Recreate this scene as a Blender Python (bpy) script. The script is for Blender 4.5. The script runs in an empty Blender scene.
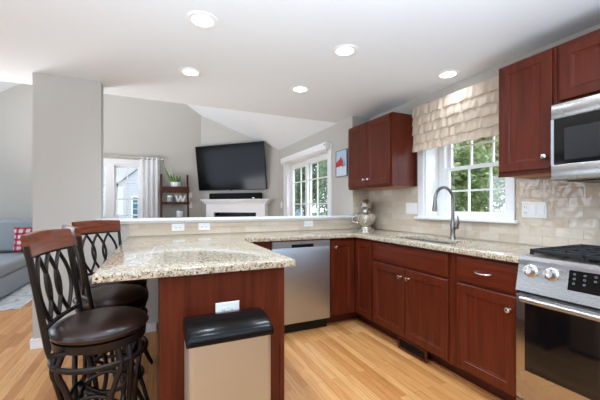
import bpy, bmesh, math, random
import numpy as np
from mathutils import Matrix, Vector, noise
random.seed(7)
C = bpy.context.scene.collection
S = bpy.context.scene
PI = math.pi

# ------------------------------------------------------------------ camera, sky, exposure
cam_d = bpy.data.cameras.new('camera')
cam = bpy.data.objects.new('camera', cam_d); C.objects.link(cam)
cam_d.sensor_width = 36.0
cam_d.lens = 317.15 * 36.0 / 600.0
cam_d.shift_y = 6.0 / 600.0
cam_d.clip_start = 0.02; cam_d.clip_end = 300
cam.location = (0, 0, 1.1933)
cam.rotation_euler = (math.radians(90), 0, math.radians(-24.3))
S.camera = cam

W = bpy.data.worlds.new('world'); S.world = W
W.use_nodes = True
W.node_tree.nodes['Background'].inputs[0].default_value = (0.80, 0.94, 1.12, 1)
W.node_tree.nodes['Background'].inputs[1].default_value = 3.8

S.view_settings.view_transform = 'Standard'
S.view_settings.look = 'None'
S.view_settings.gamma = 1.0
S.view_settings.use_curve_mapping = False
S.view_settings.exposure = 0.15
LAMP_W = 26.            # power of one recessed lamp
def area(name, loc, size, watts, direction, col=(1, 1, 1)):
    ld = bpy.data.lights.new(name, 'AREA'); ld.shape = 'RECTANGLE'; ld.size, ld.size_y = size; ld.energy = watts; ld.color = col; ld.spread = math.radians(125)
    o = bpy.data.objects.new(name, ld); C.objects.link(o); o.location = loc
    o.rotation_euler = Vector(direction).to_track_quat('-Z', 'Y').to_euler()
sun_d = bpy.data.lights.new('sun', 'SUN'); sun_d.energy = 2.0; sun_d.angle = math.radians(3); sun_d.color = (1, .97, .92)
sun = bpy.data.objects.new('sun', sun_d); C.objects.link(sun)
sun.rotation_euler = Vector((-.50, .62, -.85)).to_track_quat('-Z', 'Y').to_euler()
# two added fill lights standing in for bounced flash: one behind the camera, one in the family room, both aimed at the ceiling
area('kitchen_bounce_fill', (.0, -1.0, .8), (3.0, 1.8), 126, (-.05, .3, 1), (.77, .96, 1.19))
area('family_bounce_fill', (-2.4, 4.9, .8), (1.2, 1.0), 60, (.55, .1, 1), (.96, .97, 1.0))

# ------------------------------------------------------------------ materials
def new_mat(name):
    m = bpy.data.materials.new(name); m.use_nodes = True
    nt = m.node_tree
    return m, nt, nt.nodes['Principled BSDF']

def srgb(r, g, b):
    f = lambda c: (c/255/12.92) if c/255 <= .04045 else ((c/255+.055)/1.055)**2.4
    return (f(r), f(g), f(b), 1)

def plain(name, col, rough=.5, metal=0., coat=0., spec=.5, noise_amt=.04, scale=20., bump=0.):
    """a colour with a little procedural mottling"""
    m, nt, b = new_mat(name)
    b.inputs['Roughness'].default_value = rough
    b.inputs['Metallic'].default_value = metal
    b.inputs['Coat Weight'].default_value = coat
    b.inputs['Coat Roughness'].default_value = .15
    b.inputs['Specular IOR Level'].default_value = spec
    tc = nt.nodes.new('ShaderNodeTexCoord')
    n = nt.nodes.new('ShaderNodeTexNoise'); n.inputs['Scale'].default_value = scale; n.inputs['Detail'].default_value = 4
    nt.links.new(tc.outputs['Object'], n.inputs['Vector'])
    mx = nt.nodes.new('ShaderNodeMix'); mx.data_type = 'RGBA'
    mx.inputs['A'].default_value = tuple(max(0, c*(1-noise_amt)) for c in col[:3]) + (1,)
    mx.inputs['B'].default_value = tuple(min(1, c*(1+noise_amt)) for c in col[:3]) + (1,)
    nt.links.new(n.outputs['Fac'], mx.inputs['Factor'])
    nt.links.new(mx.outputs['Result'], b.inputs['Base Color'])
    if bump:
        bp = nt.nodes.new('ShaderNodeBump'); bp.inputs['Strength'].default_value = bump; bp.inputs['Distance'].default_value = .01
        nt.links.new(n.outputs['Fac'], bp.inputs['Height']); nt.links.new(bp.outputs['Normal'], b.inputs['Normal'])
    return m

def ramp(nt, stops):
    r = nt.nodes.new('ShaderNodeValToRGB')
    e = r.color_ramp.elements
    while len(e) > 1: e.remove(e[-1])
    e[0].position = stops[0][0]; e[0].color = stops[0][1]
    for p, c in stops[1:]:
        k = e.new(p); k.color = c
    return r

def wood(name, c_dark, c_mid, c_light, scale, rough=.3, coat=.3):
    m, nt, b = new_mat(name)
    tc = nt.nodes.new('ShaderNodeTexCoord')
    mp = nt.nodes.new('ShaderNodeMapping'); mp.inputs['Scale'].default_value = scale
    nt.links.new(tc.outputs['Object'], mp.inputs['Vector'])
    n = nt.nodes.new('ShaderNodeTexNoise'); n.inputs['Scale'].default_value = 1.; n.inputs['Detail'].default_value = 6; n.inputs['Distortion'].default_value = .6
    nt.links.new(mp.outputs['Vector'], n.inputs['Vector'])
    r = ramp(nt, [(.25, c_dark), (.5, c_mid), (.78, c_light)])
    nt.links.new(n.outputs['Fac'], r.inputs['Fac'])
    nt.links.new(r.outputs['Color'], b.inputs['Base Color'])
    b.inputs['Roughness'].default_value = rough; b.inputs['Specular IOR Level'].default_value = .22
    b.inputs['Coat Weight'].default_value = coat; b.inputs['Coat Roughness'].default_value = .2
    return m

def brushed(name, col, rough=.28, scale=(2, 2, 220)):
    m, nt, b = new_mat(name)
    b.inputs['Base Color'].default_value = col; b.inputs['Metallic'].default_value = 1.
    tg = nt.nodes.new('ShaderNodeTangent'); tg.direction_type = 'RADIAL'; tg.axis = 'Z'
    b.inputs['Anisotropic'].default_value = .75; nt.links.new(tg.outputs[0], b.inputs['Tangent'])
    tc = nt.nodes.new('ShaderNodeTexCoord'); mp = nt.nodes.new('ShaderNodeMapping'); mp.inputs['Scale'].default_value = scale
    n = nt.nodes.new('ShaderNodeTexNoise'); n.inputs['Scale'].default_value = 3.; n.inputs['Detail'].default_value = 5
    nt.links.new(tc.outputs['Object'], mp.inputs['Vector']); nt.links.new(mp.outputs['Vector'], n.inputs['Vector'])
    mr = nt.nodes.new('ShaderNodeMapRange'); mr.inputs['To Min'].default_value = rough-.02; mr.inputs['To Max'].default_value = rough+.03
    nt.links.new(n.outputs['Fac'], mr.inputs['Value']); nt.links.new(mr.outputs['Result'], b.inputs['Roughness'])
    return m

def glass(name, tint=(1, 1, 1, 1), gloss=.06):
    m = bpy.data.materials.new(name); m.use_nodes = True; nt = m.node_tree
    nt.nodes.remove(nt.nodes['Principled BSDF'])
    out = nt.nodes['Material Output']
    t = nt.nodes.new('ShaderNodeBsdfTransparent'); t.inputs[0].default_value = tint
    g = nt.nodes.new('ShaderNodeBsdfGlossy'); g.inputs['Roughness'].default_value = .02
    mx = nt.nodes.new('ShaderNodeMixShader'); mx.inputs[0].default_value = gloss
    nt.links.new(t.outputs[0], mx.inputs[1]); nt.links.new(g.outputs[0], mx.inputs[2]); nt.links.new(mx.outputs[0], out.inputs[0])
    return m

def emit(name, col, st):
    m = bpy.data.materials.new(name); m.use_nodes = True; nt = m.node_tree
    nt.nodes.remove(nt.nodes['Principled BSDF'])
    e = nt.nodes.new('ShaderNodeEmission'); e.inputs[0].default_value = col; e.inputs[1].default_value = st
    nt.links.new(e.outputs[0], nt.nodes['Material Output'].inputs[0])
    return m

def fabric(name, col, weave=300., translucent=0., amt=.12):
    m, nt, b = new_mat(name)
    tc = nt.nodes.new('ShaderNodeTexCoord')
    n = nt.nodes.new('ShaderNodeTexNoise'); n.inputs['Scale'].default_value = weave; n.inputs['Detail'].default_value = 2
    nt.links.new(tc.outputs['Object'], n.inputs['Vector'])
    mx = nt.nodes.new('ShaderNodeMix'); mx.data_type = 'RGBA'
    mx.inputs['A'].default_value = tuple(c*(1-amt) for c in col[:3])+(1,); mx.inputs['B'].default_value = tuple(min(1, c*(1+amt)) for c in col[:3])+(1,)
    nt.links.new(n.outputs['Fac'], mx.inputs['Factor']); nt.links.new(mx.outputs['Result'], b.inputs['Base Color'])
    b.inputs['Roughness'].default_value = .9; b.inputs['Specular IOR Level'].default_value = .2
    if translucent:
        tr = nt.nodes.new('ShaderNodeBsdfTranslucent'); nt.links.new(mx.outputs['Result'], tr.inputs[0])
        ms = nt.nodes.new('ShaderNodeMixShader'); ms.inputs[0].default_value = translucent
        nt.links.new(b.outputs[0], ms.inputs[1]); nt.links.new(tr.outputs[0], ms.inputs[2])
        nt.links.new(ms.outputs[0], nt.nodes['Material Output'].inputs[0])
    return m

M = {}
M['wall'] = plain('wall_paint', srgb(189, 185, 178), .85, noise_amt=.015, scale=60, bump=.02)
M['ceiling'] = plain('ceiling_paint', srgb(230, 234, 236), .9, noise_amt=.015, scale=90, bump=.05)
M['white'] = plain('white_trim', srgb(240, 240, 240), .4, noise_amt=.01)
M['white_plastic'] = plain('white_plastic', srgb(238, 237, 232), .35, noise_amt=.01)
CD, CM, CL = srgb(70, 24, 11), srgb(88, 33, 16), srgb(101, 42, 22)
M['cherry_v'] = wood('cherry_vertical', CD, CM, CL, (38, 38, 2.2), .36, .06)
M['cherry_h'] = wood('cherry_horizontal', CD, CM, CL, (2.2, 2.2, 38), .36, .06)
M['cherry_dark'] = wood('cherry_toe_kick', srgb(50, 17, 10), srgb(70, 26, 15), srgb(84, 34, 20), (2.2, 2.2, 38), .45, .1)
M['shoe_wood'] = wood('shoe_moulding_wood', srgb(120, 70, 40), srgb(146, 90, 54), srgb(166, 108, 68), (3, 3, 40), .4, .1)
M['cab_inside'] = plain('cabinet_underside', srgb(176, 124, 82), .6)
M['steel'] = brushed('stainless_steel', (.55, .575, .61, 1), .42)
M['steel_h'] = brushed('stainless_steel_across', (.47, .455, .44, 1), .27, (220, 2, 2))
M['steel_cool'] = brushed('stainless_steel_cool', (.55, .61, .69, 1), .44, (220, 2, 2))
M['chrome'] = plain('polished_chrome', (.78, .77, .75, 1), .12, 1., noise_amt=.01)
M['nickel'] = plain('brushed_nickel', (.60, .57, .53, 1), .25, 1., noise_amt=.02)
M['pewter'] = plain('pewter_faucet', (.25, .235, .22, 1), .28, 1., noise_amt=.03)
M['black_plastic'] = plain('black_plastic', srgb(18, 18, 19), .3, spec=.3, noise_amt=.05)
M['lid_plastic'] = plain('lid_plastic', srgb(16, 15, 15), .22, spec=.16, noise_amt=.03)
M['black_glass'] = plain('black_glass', srgb(10, 11, 13), .06, noise_amt=.02)
M['window_glass_dark'] = plain('oven_window_glass', srgb(20, 17, 16), .05, noise_amt=.02)
M['cast_iron'] = plain('cast_iron', srgb(24, 24, 25), .55, noise_amt=.1, scale=200, bump=.1)
M['bronze'] = plain('bronzed_metal', srgb(44, 38, 35), .38, .7, noise_amt=.08)
M['leather'] = plain('brown_leather', srgb(46, 30, 25), .3, noise_amt=.15, scale=40, bump=.03)
M['stool_wood'] = wood('stool_rail_wood', srgb(70, 30, 18), srgb(104, 50, 30), srgb(130, 66, 40), (6, 6, 60), .28, .4)
M['shelf_wood'] = wood('shelf_wood', srgb(52, 24, 16), srgb(76, 36, 24), srgb(92, 46, 31), (4, 4, 60), .5, .1)
M['tv_screen'] = plain('tv_screen', srgb(22, 22, 23), .12, spec=.12, noise_amt=.02)
M['soundbar'] = fabric('soundbar_cloth', srgb(24, 24, 26), 500)
M['lens'] = emit('lamp_lens', (1, .96, .9, 1), 9.)
M['glass'] = glass('window_glass')
M['sofa'] = fabric('grey_sofa_fabric', srgb(152, 158, 164), 160, amt=.18)
M['curtain'] = fabric('white_sheer', srgb(250, 251, 252), 200, .35, .01)
M['valance'] = fabric('cream_ruffle', srgb(240, 228, 215), 260, .55, .05)
M['pot'] = plain('white_ceramic', srgb(235, 238, 240), .25, noise_amt=.01)
M['leaf'] = plain('succulent_green', srgb(96, 132, 60), .5, noise_amt=.3, scale=30)
M['grey_glass'] = plain('grey_jar', srgb(150, 156, 160), .2, noise_amt=.05)
M['red_paint'] = plain('red_paint', srgb(186, 40, 44), .6, noise_amt=.15, scale=40)
M['pic_sky'] = plain('picture_sky', srgb(178, 206, 224), .5, noise_amt=.15, scale=12)
M['pic_snow'] = plain('picture_snow', srgb(206, 217, 226), .5, noise_amt=.12, scale=18)
M['pic_dark'] = plain('picture_dark', srgb(70, 80, 98), .5, noise_amt=.2, scale=30)
M['dark_gap'] = plain('dark_recess', srgb(14, 12, 11), .8)
M['bark'] = plain('bark', srgb(96, 82, 68), .9, noise_amt=.3, scale=30, bump=.4)
M['grass'] = plain('grass_ground', srgb(84, 96, 58), .95, noise_amt=.25, scale=6, bump=.2)
M['asphalt'] = plain('asphalt', srgb(130, 130, 132), .9, noise_amt=.1, scale=40)
M['siding_trim'] = plain('siding_trim', srgb(205, 207, 210), .6, noise_amt=.01)
M['shingle'] = plain('roof_shingle', srgb(150, 152, 158), .9, noise_amt=.2, scale=40)
M['teal'] = plain('teal_window', srgb(40, 84, 100), .15, noise_amt=.1)
M['car_paint'] = plain('silver_car_paint', srgb(205, 212, 222), .25, .3, coat=.5, noise_amt=.01)
M['car_glass'] = plain('car_window', srgb(60, 84, 110), .08, noise_amt=.02)
M['rubber'] = plain('rubber', srgb(26, 26, 27), .8)

def mat_floor():
    m, nt, b = new_mat('oak_strip_floor')
    geo = nt.nodes.new('ShaderNodeNewGeometry')
    sx = nt.nodes.new('ShaderNodeSeparateXYZ'); nt.links.new(geo.outputs['Position'], sx.inputs[0])
    cb = nt.nodes.new('ShaderNodeCombineXYZ')
    nt.links.new(sx.outputs['Y'], cb.inputs['X']); nt.links.new(sx.outputs['X'], cb.inputs['Y'])
    br = nt.nodes.new('ShaderNodeTexBrick')
    br.offset = .37; br.offset_frequency = 2; br.squash = 1.
    br.inputs['Scale'].default_value = 1.; br.inputs['Brick Width'].default_value = .95; br.inputs['Row Height'].default_value = .0575
    br.inputs['Mortar Size'].default_value = .0009; br.inputs['Mortar Smooth'].default_value = .3; br.inputs['Bias'].default_value = 0.
    br.inputs['Color1'].default_value = (0, 0, 0, 1); br.inputs['Color2'].default_value = (1, 1, 1, 1); br.inputs['Mortar'].default_value = (.5, .5, .5, 1)
    nt.links.new(cb.outputs[0], br.inputs['Vector'])
    r = ramp(nt, [(0, srgb(194, 130, 72)), (.35, srgb(209, 147, 86)), (.7, srgb(217, 158, 97)), (1, srgb(226, 171, 112))])
    nt.links.new(br.outputs['Color'], r.inputs['Fac'])
    # grain: offset per strip
    mp = nt.nodes.new('ShaderNodeMapping'); mp.inputs['Scale'].default_value = (3.0, 70, 1)
    nt.links.new(cb.outputs[0], mp.inputs['Vector'])
    ad = nt.nodes.new('ShaderNodeVectorMath'); ad.operation = 'MULTIPLY_ADD'
    ad.inputs[1].default_value = (13, 7, 5)
    nt.links.new(br.outputs['Color'], ad.inputs[0]); nt.links.new(mp.outputs['Vector'], ad.inputs[2])
    n = nt.nodes.new('ShaderNodeTexNoise'); n.inputs['Scale'].default_value = 1.; n.inputs['Detail'].default_value = 5; n.inputs['Distortion'].default_value = 1.2
    nt.links.new(ad.outputs[0], n.inputs['Vector'])
    r2 = ramp(nt, [(.3, (.70, .62, .54, 1)), (.55, (1, 1, 1, 1)), (.8, (1.0, .97, .93, 1))])
    nt.links.new(n.outputs['Fac'], r2.inputs['Fac'])
    mx = nt.nodes.new('ShaderNodeMix'); mx.data_type = 'RGBA'; mx.blend_type = 'MULTIPLY'; mx.inputs['Factor'].default_value = .8
    nt.links.new(r.outputs['Color'], mx.inputs['A']); nt.links.new(r2.outputs['Color'], mx.inputs['B'])
    mm = nt.nodes.new('ShaderNodeMix'); mm.data_type = 'RGBA'
    mm.inputs['B'].default_value = srgb(120, 76, 44)
    nt.links.new(br.outputs['Fac'], mm.inputs['Factor']); nt.links.new(mx.outputs['Result'], mm.inputs['A'])
    nt.links.new(mm.outputs['Result'], b.inputs['Base Color'])
    b.inputs['Roughness'].default_value = .34
    return m
M['floor'] = mat_floor()

def mat_granite():
    m, nt, b = new_mat('speckled_granite')
    tc = nt.nodes.new('ShaderNodeTexCoord')
    def nz(sc, det=4, dist=0.):
        n = nt.nodes.new('ShaderNodeTexNoise'); n.inputs['Scale'].default_value = sc; n.inputs['Detail'].default_value = det; n.inputs['Distortion'].default_value = dist
        nt.links.new(tc.outputs['Object'], n.inputs['Vector']); return n
    base = ramp(nt, [(.3, srgb(158, 140, 114)), (.5, srgb(190, 178, 156)), (.7, srgb(212, 205, 190))])
    nt.links.new(nz(60, 5).outputs['Fac'], base.inputs['Fac'])
    brn = ramp(nt, [(.55, (0, 0, 0, 1)), (.62, (1, 1, 1, 1))])
    nt.links.new(nz(95, 3).outputs['Fac'], brn.inputs['Fac'])
    m1 = nt.nodes.new('ShaderNodeMix'); m1.data_type = 'RGBA'; m1.inputs['B'].default_value = srgb(126, 98, 72)
    nt.links.new(brn.outputs['Color'], m1.inputs['Factor']); nt.links.new(base.outputs['Color'], m1.inputs['A'])
    vo = nt.nodes.new('ShaderNodeTexVoronoi'); vo.inputs['Scale'].default_value = 120
    nt.links.new(tc.outputs['Object'], vo.inputs['Vector'])
    dk = ramp(nt, [(.16, (1, 1, 1, 1)), (.24, (0, 0, 0, 1))]); nt.links.new(vo.outputs['Distance'], dk.inputs['Fac'])
    msk = ramp(nt, [(.52, (0, 0, 0, 1)), (.56, (1, 1, 1, 1))]); nt.links.new(nz(26, 2).outputs['Fac'], msk.inputs['Fac'])
    mu = nt.nodes.new('ShaderNodeMath'); mu.operation = 'MULTIPLY'
    nt.links.new(dk.outputs['Color'], mu.inputs[0]); nt.links.new(msk.outputs['Color'], mu.inputs[1])
    bl = ramp(nt, [(.62, (0, 0, 0, 1)), (.66, (1, 1, 1, 1))]); nt.links.new(nz(85, 3, .5).outputs['Fac'], bl.inputs['Fac'])
    mxm = nt.nodes.new('ShaderNodeMath'); mxm.operation = 'MAXIMUM'
    nt.links.new(mu.outputs[0], mxm.inputs[0]); nt.links.new(bl.outputs['Color'], mxm.inputs[1])
    m2 = nt.nodes.new('ShaderNodeMix'); m2.data_type = 'RGBA'; m2.inputs['B'].default_value = srgb(58, 50, 44)
    nt.links.new(mxm.outputs[0], m2.inputs['Factor']); nt.links.new(m1.outputs['Result'], m2.inputs['A'])
    nt.links.new(m2.outputs['Result'], b.inputs['Base Color'])
    b.inputs['Roughness'].default_value = .07; b.inputs['Specular IOR Level'].default_value = .6
    return m
M['granite'] = mat_granite()

def mat_tile(name, axis):
    """glossy handmade subway tile; axis = the horizontal world axis it runs along"""
    m, nt, b = new_mat(name)
    geo = nt.nodes.new('ShaderNodeNewGeometry')
    sx = nt.nodes.new('ShaderNodeSeparateXYZ'); nt.links.new(geo.outputs['Position'], sx.inputs[0])
    off = nt.nodes.new('ShaderNodeMath'); off.operation = 'SUBTRACT'; off.inputs[1].default_value = .914
    nt.links.new(sx.outputs['Z'], off.inputs[0])
    cb = nt.nodes.new('ShaderNodeCombineXYZ')
    nt.links.new(sx.outputs[axis], cb.inputs['X']); nt.links.new(off.outputs[0], cb.inputs['Y'])
    br = nt.nodes.new('ShaderNodeTexBrick'); br.offset = .5
    br.inputs['Scale'].default_value = 1.; br.inputs['Brick Width'].default_value = .156; br.inputs['Row Height'].default_value = .0666
    br.inputs['Mortar Size'].default_value = .0016; br.inputs['Mortar Smooth'].default_value = .2
    br.inputs['Color1'].default_value = (0, 0, 0, 1); br.inputs['Color2'].default_value = (1, 1, 1, 1)
    nt.links.new(cb.outputs[0], br.inputs['Vector'])
    r = ramp(nt, [(0, srgb(200, 182, 160)), (.5, srgb(208, 192, 172)), (1, srgb(214, 201, 184))])
    nt.links.new(br.outputs['Color'], r.inputs['Fac'])
    mm = nt.nodes.new('ShaderNodeMix'); mm.data_type = 'RGBA'; mm.inputs['B'].default_value = srgb(196, 184, 170)
    nt.links.new(br.outputs['Fac'], mm.inputs['Factor']); nt.links.new(r.outputs['Color'], mm.inputs['A'])
    nt.links.new(mm.outputs['Result'], b.inputs['Base Color'])
    rr = nt.nodes.new('ShaderNodeMix'); rr.data_type = 'FLOAT'; rr.inputs['A'].default_value = .05; rr.inputs['B'].default_value = .8
    nt.links.new(br.outputs['Fac'], rr.inputs['Factor']); nt.links.new(rr.outputs['Result'], b.inputs['Roughness'])
    n = nt.nodes.new('ShaderNodeTexNoise'); n.inputs['Scale'].default_value = 14.; n.inputs['Detail'].default_value = 1.
    nt.links.new(geo.outputs['Position'], n.inputs['Vector'])
    h = nt.nodes.new('ShaderNodeMath'); h.operation = 'MULTIPLY_ADD'; h.inputs[1].default_value = -.25
    nt.links.new(br.outputs['Fac'], h.inputs[0]); nt.links.new(n.outputs['Fac'], h.inputs[2])
    bp = nt.nodes.new('ShaderNodeBump'); bp.inputs['Strength'].default_value = .7; bp.inputs['Distance'].default_value = .012
    nt.links.new(h.outputs[0], bp.inputs['Height']); nt.links.new(bp.outputs['Normal'], b.inputs['Normal'])
    return m
M['tile_x'] = mat_tile('subway_tile_along_x', 'X')
M['tile_y'] = mat_tile('subway_tile_along_y', 'Y')

def mat_bands(name, axis, period, base, line, frac=.12, rough=.7):
    m, nt, b = new_mat(name)
    geo = nt.nodes.new('ShaderNodeNewGeometry'); sx = nt.nodes.new('ShaderNodeSeparateXYZ')
    nt.links.new(geo.outputs['Position'], sx.inputs[0])
    d = nt.nodes.new('ShaderNodeMath'); d.operation = 'DIVIDE'; d.inputs[1].default_value = period; nt.links.new(sx.outputs[axis], d.inputs[0])
    f = nt.nodes.new('ShaderNodeMath'); f.operation = 'FRACT'; nt.links.new(d.outputs[0], f.inputs[0])
    l = nt.nodes.new('ShaderNodeMath'); l.operation = 'LESS_THAN'; l.inputs[1].default_value = frac; nt.links.new(f.outputs[0], l.inputs[0])
    mx = nt.nodes.new('ShaderNodeMix'); mx.data_type = 'RGBA'; mx.inputs['A'].default_value = base; mx.inputs['B'].default_value = line
    nt.links.new(l.outputs[0], mx.inputs['Factor']); nt.links.new(mx.outputs['Result'], b.inputs['Base Color'])
    b.inputs['Roughness'].default_value = rough
    return m
M['siding'] = mat_bands('clapboard_siding', 'Z', .13, srgb(158, 159, 163), srgb(138, 139, 144), .14)

def mat_plaid():
    m, nt, b = new_mat('red_plaid')
    tc = nt.nodes.new('ShaderNodeTexCoord'); sx = nt.nodes.new('ShaderNodeSeparateXYZ'); nt.links.new(tc.outputs['Object'], sx.inputs[0])
    res = None
    for ax in ('X', 'Z'):
        d = nt.nodes.new('ShaderNodeMath'); d.operation = 'DIVIDE'; d.inputs[1].default_value = .085; nt.links.new(sx.outputs[ax], d.inputs[0])
        f = nt.nodes.new('ShaderNodeMath'); f.operation = 'FRACT'; nt.links.new(d.outputs[0], f.inputs[0])
        l = nt.nodes.new('ShaderNodeMath'); l.operation = 'LESS_THAN'; l.inputs[1].default_value = .42; nt.links.new(f.outputs[0], l.inputs[0])
        if res is None: res = l
        else:
            a = nt.nodes.new('ShaderNodeMath'); a.operation = 'ADD'; nt.links.new(res.outputs[0], a.inputs[0]); nt.links.new(l.outputs[0], a.inputs[1])
            h = nt.nodes.new('ShaderNodeMath'); h.operation = 'MULTIPLY'; h.inputs[1].default_value = .5; nt.links.new(a.outputs[0], h.inputs[0]); res = h
    r = ramp(nt, [(0, srgb(206, 190, 196)), (.3, srgb(170, 66, 82)), (.8, srgb(140, 18, 36))]); nt.links.new(res.outputs[0], r.inputs['Fac'])
    r.color_ramp.interpolation = 'CONSTANT'
    nt.links.new(r.outputs['Color'], b.inputs['Base Color']); b.inputs['Roughness'].default_value = .95
    return m
M['plaid'] = mat_plaid()

def mat_rug():
    m, nt, b = new_mat('grey_patterned_rug')
    tc = nt.nodes.new('ShaderNodeTexCoord')
    n = nt.nodes.new('ShaderNodeTexNoise'); n.inputs['Scale'].default_value = 5.; n.inputs['Detail'].default_value = 8; n.inputs['Distortion'].default_value = 1.5
    nt.links.new(tc.outputs['Object'], n.inputs['Vector'])
    r = ramp(nt, [(.35, srgb(166, 172, 180)), (.5, srgb(206, 209, 212)), (.65, srgb(222, 223, 224))]); nt.links.new(n.outputs['Fac'], r.inputs['Fac'])
    nt.links.new(r.outputs['Color'], b.inputs['Base Color']); b.inputs['Roughness'].default_value = .95
    return m
M['rug'] = mat_rug()

def mat_foliage(name, stops):
    m, nt, b = new_mat(name)
    tc = nt.nodes.new('ShaderNodeTexCoord')
    n = nt.nodes.new('ShaderNodeTexNoise'); n.inputs['Scale'].default_value = 3.2; n.inputs['Detail'].default_value = 9; n.inputs['Roughness'].default_value = .75
    nt.links.new(tc.outputs['Object'], n.inputs['Vector'])
    r = ramp(nt, stops); nt.links.new(n.outputs['Fac'], r.inputs['Fac'])
    nt.links.new(r.outputs['Color'], b.inputs['Base Color']); b.inputs['Roughness'].default_value = .7
    tr = nt.nodes.new('ShaderNodeBsdfTranslucent'); nt.links.new(r.outputs['Color'], tr.inputs[0])
    ms = nt.nodes.new('ShaderNodeMixShader'); ms.inputs[0].default_value = .3
    nt.links.new(b.outputs[0], ms.inputs[1]); nt.links.new(tr.outputs[0], ms.inputs[2]); nt.links.new(ms.outputs[0], nt.nodes['Material Output'].inputs[0])
    return m
M['fol_green'] = mat_foliage('green_foliage', [(.28, srgb(62, 82, 42)), (.46, srgb(106, 126, 70)), (.58, srgb(152, 168, 110)), (.7, srgb(200, 208, 168))])
M['fol_yellow'] = mat_foliage('yellow_foliage', [(.28, srgb(92, 88, 52)), (.46, srgb(138, 138, 82)), (.58, srgb(178, 178, 126)), (.7, srgb(212, 212, 180))])
M['fol_dark'] = mat_foliage('dark_foliage', [(.28, srgb(62, 80, 58)), (.48, srgb(104, 124, 92)), (.62, srgb(150, 164, 134)), (.76, srgb(196, 202, 184))])

# ------------------------------------------------------------------ mesh helpers
def wmat(o):
    m = o.matrix_basis.copy()
    while o.parent: o = o.parent; m = o.matrix_basis @ m
    return m

def frame(o, u, n):
    """matrix whose local x runs along u, local y along n (outwards), local z up"""
    u, n = Vector(u).normalized(), Vector(n).normalized(); z = Vector((0, 0, 1))
    return Matrix(((u.x, n.x, z.x, o[0]), (u.y, n.y, z.y, o[1]), (u.z, n.z, z.z, o[2]), (0, 0, 0, 1)))

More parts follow.
